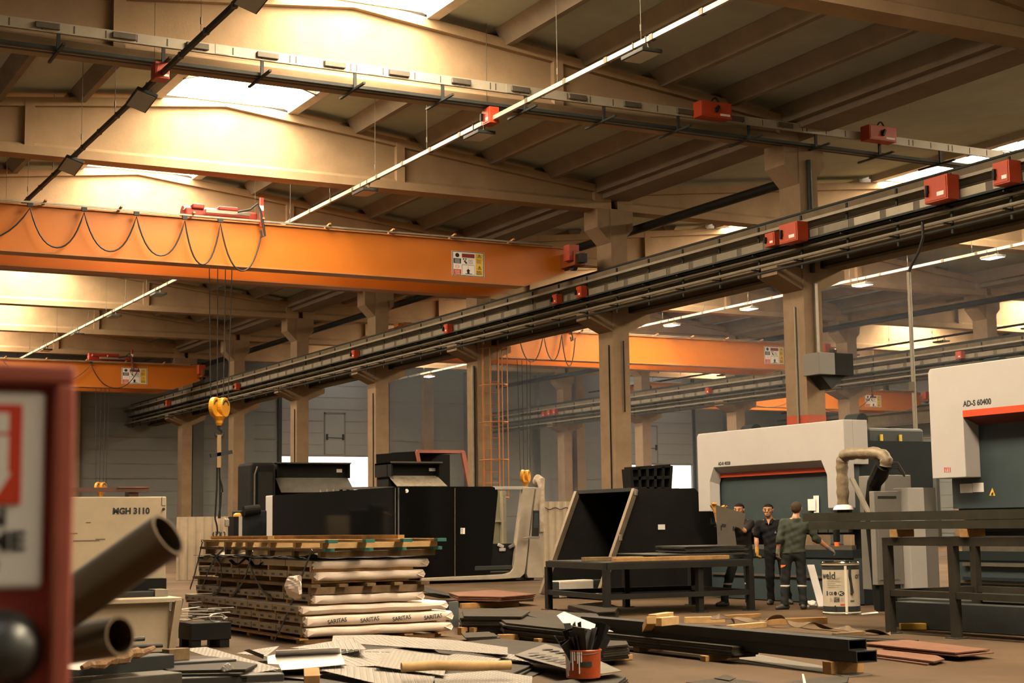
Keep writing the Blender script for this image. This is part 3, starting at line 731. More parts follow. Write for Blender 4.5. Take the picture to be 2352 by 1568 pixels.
def crane(label, x0, x1, y, hang, sags, trolley, sign, hook, zt=8.82, zb=7.75):
    c = thing('bridge_crane', label, 'bridge crane', ((x0 + x1) / 2, y + 1.2, zb))
    for i, yy in enumerate((y, y + 2.0)):
        g = MB(); zl = zb
        prof = [(x0, zt), (x0, zl + .45), (x0 + 1.25, zl + .02), (x1 - 1.25, zl + .02), (x1, zl + .45), (x1, zt)]
        k = len(prof)
        g.add([(a, yy, b) for a, b in prof] + [(a, yy + .38, b) for a, b in prof], [tuple(range(k)), tuple(range(2 * k - 1, k - 1, -1))] + [(j, j + k, (j + 1) % k + k, (j + 1) % k) for j in range(k)])
        go = g.build('girder', ORANGE, c)
        fl = MB().box(x0 + 1.25, x1 - 1.25, yy - .06, yy + .44, zl - .02, zl + .02)
        for xa, xb, za, zb_ in ((x0 + 1.25, x0, zl, zl + .43), (x1 - 1.25, x1, zl, zl + .43)): fl.beam((xa, yy + .19, za), (xb, yy + .19, zb_), .5, .04)
        fl.box(x0, x1, yy - .05, yy + .43, zt, zt + .03)
        fl.build('flange', ORANGE2, go)
        jn = MB()
        for xx in np.arange(x0 + 2.5, x1, 3.7): jn.box(xx, xx + .008, yy - .002, yy, zl + .03, zt)
        jn.build('weld_seam', ORANGE2, go)
        MB().box(x0 + .3, x1 - .3, yy + .16, yy + .22, zt + .03, zt + .08).build('trolley_rail', DARKST, go)
    ecm = mat('end_carriage_orange', (0.198, 0.045, 0.0072), .5)
    for xe in (x0 - .05, x1 + .05):
        e = MB().box(xe - .17, xe + .17, y - .75, y + 3.1, 8.28, 8.66).build('end_carriage', ecm, c, bevel=.02)
        for yy in (y - .4, y + 2.75):
            MB().tube([(xe - .06, yy, 8.32), (xe + .06, yy, 8.32)], .14, 18).build('wheel', DARKST, e)
        for yy in (y - .85, y + 3.2): MB().cbox((xe, yy, 8.45), (.2, .2, .24)).build('buffer', BLACKP, e)
    MB().cbox((x1 - .1, y - .55, 8.62), (.3, .3, .42)).build('drive_motor', mat('motor_red', (0.3, 0.0375, 0.015), .5), c)
    # festoon rail, its arms and cable
    yf = y - .22
    MB().box(x0 + .4, x1 - .5, yf - .02, yf + .02, zt + .02, zt + .06).build('festoon_rail', GALV, c)
    for xx in np.arange(x0 + .8, x1 - .6, 1.72):
        MB().beam((xx, y + .05, zt + .045), (xx, yf - .1, zt + .1), .05, .04).build('rail_arm', ORANGE2, c)
    if hang:
        MB().tube(festoon(hang, sags, y=yf), .02, 6).build('festoon_cable', RUBBER, c)
        for h in hang[1:-1]:
            MB().box(h[0] - .06, h[0] + .06, yf - .04, yf + .04, zt - .07, zt + .02).build('cable_trolley', DARKST, c)
    # hoist trolley
    ta, tb = trolley
    tr = thing('hoist_trolley', None, None, ((ta + tb) / 2, y + 1.2, zt + .1)); tr.parent = c; tr.matrix_parent_inverse = Matrix.Identity(4); tr.location = Vector(tr.location) - Vector(c.location)
    TR = mat('trolley_red', (0.2448, 0.0204, 0.00952), .45)
    for yy in (y + .19, y + 2.19):
        m = MB().cbox(((ta + tb) / 2, yy, zt + .2), (tb - ta, .24, .2)); m.build('side_frame', TR, tr, bevel=.04)
    MB().cbox((ta + .3, y + .1, zt + .33), (.3, .2, .12)).build('cover', TR, tr, bevel=.03); MB().cbox(((ta + tb) / 2 + .15, y + .1, zt + .33), (.5, .2, .1)).build('cover', TR, tr, bevel=.03)
    MB().tube([(ta + .25, y + 1.2, zt + .34), (tb - .25, y + 1.2, zt + .34)], .22, 16).build('drum', TR, tr)
    MB().cbox(((ta + tb) / 2 + .1, y - .08, zt + .21), (tb - ta - .7, .06, .08)).build('guard_rail', GALV, tr)
    MB().box(tb - .04, tb + .04, yf - .03, yf + .05, zt - .1, zt + .62).build('mast', TR, tr)
    MB().box(tb - .042, tb + .042, yf - .032, yf + .052, zt + .3, zt + .42).build('mast_band', SIGNW, tr)
    MB().tube([(tb - .6, yf, zt + .22), (tb - .3, yf - .03, zt + .3), (tb - .12, yf - .05, zt + .46), (tb - .05, yf - .05, zt + .3), (tb + .03, yf - .06, zt - .1), (tb + .07, yf - .05, zt - .32), (tb, yf - .05, zt - .36), (tb - .03, yf - .04, zt - .2)], .03, 6).build('cable_bunch', RUBBER, tr)
    if sign: safety_sign(c, *sign, y)
    if hook:
        hx, hz = hook; hy = y + 1.2
        for dx, dy in ((-.22, 0), (-.04, .05), (.1, 0), (.24, .05)):
            MB().tube([(hx + dx, hy + dy, hz + .2), (hx + dx * 1.4, hy + dy, zt + .2)], .012, 6).build('hoist_rope', RUBBER, c)
        hb = MB().cbox((hx, hy, hz + .0), (.16, .16, .5)); hbo = hb.build('hook_block', HOOKY, c, bevel=.03)
        cd_ = Vector((.72, -.69, 0)).normalized()
        for s in (-1, 1):
            q = Vector((hx, hy, hz)) + Vector((.14 * s * .9, .1 * s * .4, .03))
            MB().tube([q - cd_ * .06, q + cd_ * .06], .245, 24).build('sheave_cover', HOOKY, hbo, bevel=.02)
            g = MB(); n = 10
            for k in range(n):
                a0, a1 = PI * .1 + PI * .8 * k / n, PI * .1 + PI * .8 * (k + 1) / n
                sd = Vector((.69, .72, 0)) 
                f = lambda a, rr: q + cd_ * .062 + sd * (rr * math.cos(a)) + Vector((0, 0, rr * math.sin(a)))
                g.poly([f(a0, .13), f(a1, .13), f(a1, .18), f(a0, .18)], .003, -cd_ * .003)
            g.build('lettering_arc', INK, hbo)
        MB().lathe([(.06, -.42), (.09, -.36), (.1, -.3), (.16, -.2)], (hx, hy, hz), 12).build('hook_shank', HOOKY, hbo)
        hk = [(hx + .0, hy, hz - .4), (hx, hy, hz - .5)] + [(hx + .1 * math.sin(a) , hy, hz - .6 - .1 * math.cos(a) + .0) for a in np.linspace(PI * .95, -PI * .55, 14)]
        MB().tube(hk, [.04] * 2 + [.045] * 8 + [.035] * 4 + [.02] * 2, 8).build('hook', DARKST, hbo, smooth=True)
    return c
c1h = [(4.6, 8.72), (7.0, 8.72), (8.21, 8.72), (9.42, 8.72), (10.57, 8.72), (11.44, 8.72), (12.46, 8.5)]
crane('big orange double girder crane spanning the nearest bay', 1.25, 20.95, 36.0, [(a - 0.12, b) for a, b in c1h], [.82, .86, .86, .88, 1.02, 1.0], (10.55, 12.35), (17.58, 18.52, 7.9, 8.55), (11.78, 4.4))
crane('orange crane farther back at left, behind the red fire box', 1.25, 20.95, 69.1, [(12.3, 8.7), (16.0, 8.7), (18.1, 8.6)], [.9, .95], (15.95, 17.8), (17.4, 18.55, 7.93, 8.65), (16.85, 3.35))
crane('orange crane crossing the next bay behind concrete columns', 23.15, 42.6, 51.9, [(25.6, 8.7), (28.0, 8.7), (29.1, 8.7), (29.9, 8.7), (30.5, 8.6)], [.85, 1.1, 1.0, 1.15], (28.7, 30.3), (39.7, 40.75, 7.95, 8.7), (29.0, 3.3))
crane('orange crane in the farthest bay seen above machine tops', 44.8, 64.2, 69.2, [(50.5, 8.7), (55.2, 8.7), (60.4, 8.6)], [1.0, 1.1], (58.4, 60.3), (60.0, 61.2, 7.9, 8.6), None)
# ------------------------------------------------------------------ foreground: fire cabinet and two pipes
YF = 2.1
fc = thing('fire_cabinet', 'red fire cabinet with framed white sign, blurred close at the left edge', 'fire cabinet', (oy(-60, 1700, YF).x, YF + .12, 0))
def fx(x): return oy(x, 1200, YF).x
def fz(y): return oy(80, y, YF).z
xl, xr_ = fx(-260), fx(170)
MB().box(xl, xr_, YF + .03, YF + .25, fz(1760), fz(836)).build('housing', FIRER, fc)
m = MB(); t = fx(170) - fx(123)
m.box(xl, xr_, YF, YF + .04, fz(880), fz(836)).box(xr_ - t, xr_, YF, YF + .04, fz(1760), fz(880)).box(xl, xl + t, YF, YF + .04, fz(1760), fz(880)).box(xl + t, xr_ - t, YF, YF + .04, fz(1760), fz(1720))
m.build('frame', FIREF, fc, bevel=.006)
sg = MB().box(fx(-195), fx(106), YF + .012, YF + .032, fz(1352), fz(898)).build('sign', SIGNW, fc, bevel=.008, seg=3)
MB().box(fx(-130), fx(50), YF + .009, YF + .0118, fz(1158), fz(928)).build('red_field', mat('sign_red', (.55, .04, .01), .5), sg, bevel=.006)
ar = MB()
ar.poly([(fx(-30), YF + .008, fz(1000)), (fx(18), YF + .008, fz(1000)), (fx(18), YF + .008, fz(1085)), (fx(26), YF + .008, fz(1085)), (fx(-6), YF + .008, fz(1136)), (fx(-38), YF + .008, fz(1085)), (fx(-30), YF + .008, fz(1085))][::-1], .002, (0, .001, 0))
ar.build('arrow', SIGNW, sg)
MB().poly([(fx(-40), YF + .008, fz(948)), (fx(18), YF + .008, fz(948)), (fx(18), YF + .008, fz(992)), (fx(-40), YF + .008, fz(992))][::-1], .002, (0, .001, 0)).build('pictogram', SIGNW, sg)
for s_, px_, py_ in (('N', 19, 1206), ('ME', 62, 1262), ('O', 4, 1318)):
    text('lettering', s_, .034, INK, sg, (fx(px_), YF + .011, fz(py_)), (1, 0, 0), (0, 0, 1), 'RIGHT', 1.15, .0006, .0012)
c = Vector((fx(18), YF + .03, fz(1492)))
lp = MB().lathe([(.052, 0), (.052, .012), (.044, .02), (.042, .026), (.034, .036), (.018, .044), (.004, .047)], (0, 0, 0), 28).xform(Matrix.Translation(c) @ Matrix.Rotation(R_(90), 4, 'X'))
lp.build('round_lock', LOCKM, fc, smooth=True)
MB().box((xl + xr_) / 2 - .06, (xl + xr_) / 2 + .06, YF + .1, YF + .2, 0, fz(1760)).build('post', FIRER, fc)
E1 = od(386, 1227, 3.3); L1 = od(170, 1378, 3.34); dd = (L1 - E1); k = (E1.z - .045) / -dd.z
p = MB().pipe(E1, E1 + dd * k, .05, .043, 28).build('steel_pipe', BROWNP, smooth=True)
tag(p, 'thick bronze coloured pipe slanting up out of the fire cabinet, blurred', 'pipe')
E2 = od(276, 1460, 3.4); L2 = od(168, 1478, 3.47); dd = (L2 - E2); k = (-1.08 - E2.x) / dd.x
p = MB().pipe(E2, E2 + dd * k, .044, .037, 28).build('steel_pipe', BROWNP, smooth=True)
tag(p, 'shorter dark pipe below the slanting one, beside the fire cabinet', 'pipe')

# ------------------------------------------------------------------ cream plate shear
sh = thing('plate_shear', 'cream hydraulic plate shear reading MGH 3110, behind slanting pipe', 'metal shear', (3.8, 19.6, 0))
MB().box(1.8, 5.5, 19.5, 20.9, .62, 1.87).build('front_housing', CREAM, sh, bevel=.012)
for x in (1.85, 5.2): MB().box(x, x + .28, 19.52, 21.3, 0, .62).build('side_frame', CREAM, sh, bevel=.01)
BR = mat('brown_channel', (.10, .045, .03), .6)
tb = MB().box(2.4, 5.29, 19.55, 19.62, 1.93, 1.985).box(2.4, 5.29, 19.62, 19.9, 1.975, 1.985).build('top_rail', BR, sh)
MB().box(4.9, 5.29, 19.53, 19.88, 1.986, 1.992).build('pink_end', mat('primer_pink', (.55, .24, .17), .6), tb)
for x in (2.6, 3.7, 5.05): MB().box(x, x + .12, 19.6, 19.8, 1.865, 1.94).build('rail_foot', BR, sh)
q = oy(259, 1180, 19.49)
text('lettering', 'MGH 3110', .105, INK, sh, (q.x, 19.497, q.z), (1, 0, 0), (0, 0, 1), 'LEFT', .97, .001, .0045)
q = oy(376, 1169, 19.49)
MB().tube([(q.x, 19.48, q.z), (q.x, 19.51, q.z)], .017, 14).build('bolt_hole', INK, sh)
a = oy(372, 1141, 19.49); b = oy(381, 1161, 19.49)
m = MB()
for x0, x1, z0, z1 in ((a.x, a.x + .004, b.z, a.z), (a.x, b.x, b.z, b.z + .004)): m.box(x0, x1, 19.494, 19.499, z0, z1)
m.build('corner_plate', INK, sh)
for (x, z, l) in ((4.35, 1.33, .32), (4.62, 1.345, .12), (4.3, 1.42, .1), (4.5, 1.55, .06)):
    MB().box(x, x + l, 19.496, 19.4995, z, z + .012).build('scratch', mat('scratch_dark', (.12, .09, .06), .8), sh)
# table of the shear
MB().box(1.9, 5.42, 18.5, 19.5, .60, .655).build('table_top', CREAM, sh, bevel=.008)
MB().box(1.9, 5.3, 18.62, 19.3, .02, .6).build('table_front', CREAM, sh)
MB().poly([(5.34, 18.48, .62), (5.42, 18.48, .62), (5.37, 18.6, .0), (5.29, 18.6, .0)][::-1], .05, (0, .14, 0)).build('corner_post', CREAM, sh)
MB().box(4.6, 5.45, 19.28, 19.49, .70, .86).build('hold_down', MATTEK, sh)
MB().box(4.55, 5.36, 18.9, 19.2, .657, .72).build('material_stop', DARKST, sh, bevel=.006)
MB().box(5.2, 5.36, 18.88, 19.2, .657, .74).build('stop_end', GALV, sh)

# ------------------------------------------------------------------ stack of wrapped sheet packages
SX0, SY0 = 7.12, 18.95
def pz(y): return oy(850, y, SY0).z
lv = [(1284, 1304, 7.27, 8.9), (1311, 1331, 7.29, 8.83), (1362, 1383, 7.25, 8.82), (1387, 1405, 7.08, 9.16), (1410, 1432, 7.13, 9.22), (1436, 1456, 7.13, 9.2)]
nm = ['topmost', 'second from the top', 'third from the top', 'fourth from the top', 'fifth from the top, printed in black', 'lowest']
zb_prev = None
def package(i, yt, yb, x0, x1, y0, y1, znext):
    zt, zb = pz(yt), pz(yb); zs = znext + .008
    jit = rnd.uniform(-.03, .03)
    p = thing('sheet_package', 'paper wrapped package of metal sheets, %s of its stack' % nm[i], 'package', ((x0 + x1) / 2, (y0 + y1) / 2, zs), 0, 'wrapped sheet packages stacked in foreground')
    # paper roll along the front and the flat pack behind it
    n = 26; m = MB(); ys = y0 + jit; h_ = zt - zb
    loop = [(.05, 0), (.012, .18), (-.004, .5), (.006, .82), (.05, 1.0), (.16, 1.0), (.17, .5), (.14, .05)]
    P = []
    for dy, t in loop + loop[:1]:
        P.append([(x0 + .02 + (x1 - x0 - .04) * k / n, ys + dy + .008 * math.sin(k * .9 + i) + .005 * math.sin(k * 2.3 + 2 * i), zb + h_ * t + .004 * math.sin(k * .7 + i)) for k in range(n + 1)])
    m.grid(P)
    for k in (0, n): m.add([P[q][k] for q in range(len(loop))], [tuple(range(len(loop))) if k else tuple(range(len(loop)))[::-1]])
    m.box(x0 + .02, x1 - .02, ys + .1, y1, zt - .062, zt)
    m.build('wrap', KRAFT, p, smooth=True)
    # tucked corner folds
    for xx, sg_ in ((x0 + .03, 1), (x1 - .03, -1)):
        MB().poly([(xx, ys - .012, zb + .01), (xx + sg_ * .1, ys - .016, zb + (zt - zb) * .5), (xx, ys - .012, zt - .01), (xx - sg_ * .045, ys + .03, zb + (zt - zb) * .5)], .006, (0, .008, 0)).build('paper_fold', KRAFT, p)
    # dark box in the gap below the pack, recess shade put into its colour
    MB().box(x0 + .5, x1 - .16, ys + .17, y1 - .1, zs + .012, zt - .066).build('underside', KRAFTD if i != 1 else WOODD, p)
    # printed edge boards on the long side
    ny = 5
    for k in range(ny):
        ya = y0 + .06 + (y1 - y0 - .1) * k / ny; yb_ = ya + (y1 - y0 - .1) / ny - .03
        e = MB().box(x0 - .006, x0 + .019, ya, yb_, zt - .085, zt - .004).build('edge_board', LABELP, p)
        if i in (1, 2, 3, 4, 5):
            for q in range(3):
                yy = ya + .12 + q * .32
                if yy + .15 < yb_: text('print', 'SARITAS', .042, INK, e, (x0 - .007, yy + .17, zt - .062), (0, -1, 0), (0, 0, 1), 'LEFT', .85, .0004, .001)
    # skid: long boards and blocks seen under the boards
    for k in range(7):
        ya = y0 + .1 + (y1 - y0 - .25) * k / 6
        MB().box(x0 + .0, x1 - .2, ya, ya + .06, zs, zt - .064).build('bearer', WOOD, p)
    if i == 4 or i == 2:
        for q in range(4 if i == 4 else 3):
            text('print', 'SARITAS', .075, INK, p, (x0 + .3 + q * .45, ys - .02 if i == 4 else ys + .167, zb + .02 if i == 4 else zs + .006), (1, 0, .10), (0, 0, 1), 'LEFT', .95, .0008, .001)
for i, (yt, yb, x0, x1) in enumerate(lv):
    zn = pz(lv[i + 1][0]) if i < 5 else .07
    if i == 1: zn = pz(1337.5)
    package(i, yt, yb, x0, x1, SY0 + (.02, .0, .03, .0, -.02, -.02)[i], SY0 + 5.1, zn)
# pallets: one under the stack, one between the packages, two on top
def pallet(label, x0, x1, y0, y1, z0, hb, hp, m, npl=4, green=False, nb=6):
    p = thing('pallet', label, 'pallet', ((x0 + x1) / 2, (y0 + y1) / 2, z0), 0, None)
    for k in range(nb):
        ya = y0 + .1 + (y1 - y0 - .35) * k / (nb - 1)
        MB().box(x0 + .03, x1 - .03, ya, ya + .1, z0, z0 + hb).build('bearer', m, p)
    for k in range(npl):
        xa = x0 + (x1 - x0 - .12) * k / (npl - 1); e = rnd.uniform(0, .18) if green else 0
        pl = MB().beam((xa + .06, y0 - e, z0 + hb + hp / 2), (xa + .06 + rnd.uniform(-.03, .03), y1, z0 + hb + hp / 2), .12, hp).build('plank', m, p)
        if green: MB().box(xa - .004, xa + .124, y0 - e - .006, y0 - e + .1, z0 + hb - .003, z0 + hb + hp + .003).build('painted_end', GREEN, pl)
    return p
pallet('weathered pallet under the lowest wrapped package', 7.05, 9.1, 18.9, 24.1, .0, .048, .02, WOOD, 5)
pallet('thin wooden pallet in the gap under the second wrapped package', 7.2, 8.85, 18.88, 24.0, pz(1361), pz(1345) - pz(1361), pz(1338) - pz(1345), WOODD, 5)
z0 = pz(1284)
tp = MB()
P = [[(7.2 + 1.7 * j / 14, 18.98 + 5 * i / 24, z0 + .012 + .014 * rnd.random()) for j in range(15)] for i in range(25)]
tag(tp.grid(P, .006).build('black_sheet', MATTEK), 'black film sheet spread over the topmost wrapped package', 'sheet')
pallet('lower timber pallet with green painted ends on top of packages', 7.32, 9.0, 18.85, 24.0, z0 + .035, pz(1268) - pz(1282), .035, WOODD, 4, True)
zt_ = z0 + .035 + pz(1268) - pz(1282) + .035
pallet('upper timber pallet with green painted ends on top of packages', 7.3, 8.97, 18.72, 24.0, zt_ + .003, .07, .036, WOODL, 4, True)
zt2 = zt_ + .003 + .07 + .036
for i, (a, b, lab) in enumerate((((7.5, 23.9), (7.62, 21.6), 'loose orange plank lying at the far left of upper pallet'), ((8.5, 19.0), (7.9, 22.6), 'long loose orange plank lying across the upper pallet'))):
    tag(MB().beam((a[0], a[1], zt2 + .026), (b[0], b[1], zt2 + .026), .1, .05).build('plank', WOOD), lab, 'plank')
# draped black film hanging over the edges
for i, (y0, y1, drop, lab) in enumerate(((19.0, 19.75, .02, 'black film corner sticking up between planks of the stack'), (20.9, 22.3, .11, 'torn black film hanging over long side of the stack'), (22.6, 23.8, .07, 'grey film flap at the far end of the stack'))):
    m = MB(); P = []
    for a in range(9):
        y = y0 + (y1 - y0) * a / 8; P.append([(7.27 - .05 * t + .5 * (1 - t) * (1 if t < 1 else 0) * 0 + .35 * (1 - t), y, z0 + .05 - drop * t * (1 + .5 * math.sin(a * 1.3)) + (.07 * (1 - abs(a - 4) / 4) * (1 - t) if i == 0 else .02 * math.sin(a + 3 * t))) for t in (0, .35, .7, 1)])
    tag(m.grid(P, .004).build('film', MATTEK if i < 2 else KRAFTD), lab, 'film')
# steel straps hanging down the long side
def strap(pts, lab, X=7.215, X2=None, wd=.035):
    X2 = X2 or X; P = [ox(*q, X + (X2 - X) * k / (len(pts) - 1)) for k, q in enumerate(pts)]
    m = MB()
    # smooth by subdivision
    for _ in range(2):
        N = [P[0]]
        for a, b in zip(P[:-1], P[1:]): N += [a * .75 + b * .25, a * .25 + b * .75]
        P = N + [P[-1]]
    for a, b in zip(P[:-1], P[1:]):
        d = (b - a).normalized(); s = Vector((1, 0, 0)).cross(d).normalized() * wd / 2
        m.add([a - s, a + s, b + s, b - s, a - s + Vector((.006, 0, 0)), a + s + Vector((.006, 0, 0)), b + s + Vector((.006, 0, 0)), b - s + Vector((.006, 0, 0))], [(0, 1, 2, 3), (7, 6, 5, 4), (0, 4, 5, 1), (2, 6, 7, 3), (1, 5, 6, 2), (3, 7, 4, 0)])
    tag(m.build('steel_strap', STRAP), lab, 'strap')
strap([(716, 1262), (690, 1330), (655, 1420), (630, 1470)], 'long dark strap crossing near corner of package stack', 7.2, 7.03)
strap([(465, 1242), (455, 1285), (445, 1325), (436, 1352)], 'dark strap at the far end of the package stack')
strap([(515, 1258), (494, 1280), (478, 1310), (463, 1352)], 'dark strap second from far end of the package stack')
strap([(495, 1282), (508, 1300), (509, 1330), (500, 1360), (488, 1368)], 'curled loose strap hanging in a loop on the package stack')
strap([(580, 1265), (570, 1300), (560, 1335), (535, 1365)], 'dark strap at middle of the package stack')
strap([(571, 1294), (585, 1325), (600, 1355), (625, 1376)], 'bent strap with pale end on the package stack', 7.2)
# crumpled paper on the corner
def crumple(name, c, size, m, label, cat, seed=1, amp=.28):
    r = random.Random(seed); me = MB(); n1, n2 = 14, 20
    ds = [Vector((r.gauss(0, 1), r.gauss(0, 1), r.gauss(0, 1))).normalized() for _ in range(16)]; hs = [r.uniform(.55, 1) for _ in ds]
    def rad(d): return min(min(h / max(.05, d.dot(q)) for q, h in zip(ds, hs)), 1.35) * (1 + amp * .2 * math.sin(9 * d.x + 7 * d.z))
    P = []
    for i in range(n1 + 1):
        t = PI * i / n1
        P.append([Vector(c) + Vector((d.x * size[0], d.y * size[1], d.z * size[2])) * rad(d) for d in [Vector((math.sin(t) * math.cos(2 * PI * j / n2), math.sin(t) * math.sin(2 * PI * j / n2), -math.cos(t))) for j in range(n2 + 1)]])
    me.grid(P); return tag(me.build(name, m), label, cat)
q = ox(672, 1340, 6.98)
crumple('crumpled_paper', (6.98, q.y, q.z), (.11, .34, .15), KRAFT, 'crumpled ball of wrapping paper stuck in side of package stack', 'paper', 5)

# ------------------------------------------------------------------ black stool with scrap strips, left of the stack
st = oz(485, 1488); sd = st.y
stool = thing('work_stand', 'low black steel stand heaped with metal trimmings, left of the packages', 'stand', (st.x, sd + .2, 0))
a, b = oy(439, 1432, sd), oy(531, 1467, sd)
MB().box(a.x, b.x, sd, sd + .55, b.z, a.z).build('top', MATTEK, stool, bevel=.006)
for x in (a.x + .01, b.x - .14):
    for y in (sd + .01, sd + .42): MB().box(x, x + .12, y, y + .12, 0, b.z).build('leg', MATTEK, stool)
for i in range(13):
    x = rnd.uniform(a.x - .1, b.x + .05); y = sd + rnd.uniform(.05, .5); an = rnd.uniform(-.5, .5); l = rnd.uniform(.15, .42); z = a.z + .006 + .012 * i
    d = Vector((math.cos(an), math.sin(an), rnd.uniform(-.06, .12))) * l
    tag(MB().beam(Vector((x, y, z)) - d * .5 + Vector((0, 0, .02)), Vector((x, y, z)) + d * .5 + Vector((0, 0, .02)), rnd.uniform(.02, .06), .004).build('metal_trimming', SHEETL if i % 3 else WHITEP), 'thin bright metal trimming in the heap on low black stand', 'scrap', 'trimmings heaped on the black stand')
m = MB(); z = a.z + .0
c = Vector((b.x - .12, sd + .2, z))
pts = [c + Vector((.1 * math.cos(t), 0, .05 * math.sin(t) + .05)) for t in np.linspace(-.5, 2 * PI - 1.2, 18)]
for p0, p1 in zip(pts[:-1], pts[1:]): m.beam(p0, p1, .07, .003)
tag(m.build('curled_strip', WHITEP), 'curled white strip on top of the heap on black stand', 'scrap')
tag(MB().poly([(a.x - .3, sd + .3, .62 * 1), (a.x - .02, sd + .25, .6), (a.x - .12, sd + .2, .22), (a.x - .32, sd + .3, .05)], .004).build('leaning_sheet', SHEETT), 'grey sheet leaning between the cream shear and black stand', 'sheet')
# ------------------------------------------------------------------ laser cutter with its long shuttle table
YL = 36.5
lc = thing('laser_cutter', 'huge glossy black laser cutting machine with silver end frame', 'laser cutter', (18.2, 38.5, 0))
def LP(x, y, Y=YL): return oy(x, y, Y)
fr = [(905, 1332), (905, 1117), (1130, 1117), (1138, 1119), (1143, 1124), (1144, 1132), (1126, 1318), (985, 1326)]
MB().poly([LP(*q) for q in fr], .05, (0, .05, 0)).build('front_cover', GLOSSK, lc, bevel=.01)
for x in (908, 1045):
    MB().poly([LP(x - .6, 1323, YL - .004), LP(x - .6, 1120, YL - .004), LP(x + .6, 1120, YL - .004), LP(x + .6, 1323, YL - .004)], .003, (0, .003, 0)).build('panel_seam', GREYM, lc)
MB().poly([LP(914, 1328, YL - .006), LP(914, 1119, YL - .006), LP(917, 1119, YL - .006), LP(917, 1328, YL - .006)], .004, (0, .005, 0)).build('bright_edge', CHROME, lc)
bd = MB().tube([LP(934, 1127, YL - .012), LP(934, 1127, YL - .002)], .05, 18).build('badge', SIGNW, lc)
text('badge_lettering', 'bodor', .042, INK, bd, LP(930.3, 1129, YL - .014), (1, 0, 0), (0, 0, 1), 'LEFT', .9, .0006, .001)
stk = MB().poly([LP(1058, 1226, YL - .005), LP(1058, 1212, YL - .005), LP(1068, 1212, YL - .005), LP(1068, 1226, YL - .005)], .003, (0, .004, 0)).build('warning_label', SIGNW, lc)
for k in range(3): MB().tube([LP(1060.8, 1214.8 + 4.4 * k, YL - .008), LP(1060.8, 1214.8 + 4.4 * k, YL - .0055)], .017, 12).build('pictogram', INK, stk)
band = [(1203, 1119), (1230, 1118), (1222, 1168), (1209, 1296), (1205, 1317), (1195, 1327), (1128, 1331), (969, 1335), (969, 1327), (1128, 1320), (1160, 1318), (1172, 1314), (1179, 1305), (1181, 1296), (1192, 1200)]
MB().poly([LP(*q, YL - .06) for q in band], .16, (0, .16, 0)).build('silver_frame', mat('silver_paint', (0.336, 0.288, 0.228), .4, .1), lc, bevel=.02, seg=3)
sp = [(1232, 1119), (1242, 1119), (1249, 1222), (1249, 1327), (1213, 1327), (1210, 1318), (1217, 1232), (1226, 1168)]
MB().poly([LP(*q, YL - .04) for q in sp], .2, (0, .9, 0)).build('side_cover', mat('silver_paint', (0.336, 0.288, 0.228), .4, .1), lc, bevel=.015)
MB().box(19.02, 20.0, YL - .02, YL + .3, 2.39, 2.47).build('roof_lip', WHITEM, lc, bevel=.01)
MB().box(16.2, 20.3, 38.3, 38.36, .25, 2.4).build('back_wall', mat('pale_green_glass', (0.252, 0.246, 0.162), .4), lc)
for x in (19.1, 19.55, 20.1): MB().box(x, x + .05, 38.2, 38.3, .3, 2.4).build('window_bar', mat('pale_green_bar', (0.33, 0.3, 0.216), .5), lc)
MB().box(18.4, 20.2, 38.22, 38.3, 1.55, 1.59).build('window_bar', mat('pale_green_bar', (0.33, 0.3, 0.216), .5), lc)
MB().box(18.75, 19.62, YL + .06, YL + .3, .28, .98).build('lower_panel', MATTEK, lc)
for i, q in enumerate(((1150, 1253), (1154, 1262), (1175, 1254))): MB().cbox(LP(*q, YL + .03), (.18, .06, .09), ry=.4 * (1 - i)).build('pale_fitting', WHITEM if i < 2 else GREYM, lc, bevel=.02)  # two white fittings and a grey one in the doorway
MB().box(18.4, 19.5, YL - .02, YL + .04, .3, .42).build('door_sill', DARKST, lc, bevel=.02)
MB().box(16.3, 20.2, YL + .1, 38.3, .02, .24).build('base', BLACKP, lc)
# control screen on an arm
mo = MB().poly([LP(1223, 1231, 36.1), LP(1226, 1172, 36.1), LP(1239, 1172, 36.1), LP(1238, 1231, 36.1)], .05, (0, .06, 0)).build('control_screen', BLACKP, lc, bevel=.008)
MB().poly([LP(1225, 1212, 36.09), LP(1227.5, 1178, 36.09), LP(1236.5, 1178, 36.09), LP(1236, 1212, 36.09)], .004, (0, .005, 0)).build('screen', mat('dark_screen', (.03, .04, .04), .2), mo)
MB().poly([LP(1208, 1235, 36.05), LP(1222, 1231, 36.05), LP(1240, 1231, 36.05), LP(1239, 1237, 36.05)], .3, (0, .25, 0)).build('keyboard_shelf', GREYM, lc)
hs = [LP(1231, 1106, 36.9), LP(1236, 1100, 36.7), LP(1242, 1103, 36.6), LP(1244, 1120, 36.55), LP(1245, 1160, 36.42), LP(1246, 1221, 36.4)]
MB().tube(hs, [.1, .13, .12, .075, .075, .075], 10).build('wrapped_hose', mat('dusty_white_hose', (0.374, 0.3128, 0.238), .7, var=.25, scale=9, bump=.4, bscale=20), lc, smooth=True)
# shuttle table running back along the bay
MB().box(16.13, 17.4, YL + .06, 45.6, .3, 2.455).build('shuttle_housing', GLOSSK, lc)
MB().box(16.15, 17.4, 45.62, 46.3, .25, 2.46).build('end_cap', WHITEM, lc, bevel=.03)
MB().box(16.3, 17.3, YL + 1, 46, 0, .3).build('shuttle_base', BLACKP, lc)
for i in range(5): MB().box(16.5, 16.56, 40.5 + i * .5, 40.6 + i * .5, 2.456, 2.55).build('slat_tip', GALV, lc)
tag(MB().cbox((16.8, 39.9, 2.52), (.9, 2.6, .06), rx=.02).build('sheet', SHEETT), 'sheet metal lying on top of the long black shuttle housing', 'sheet')

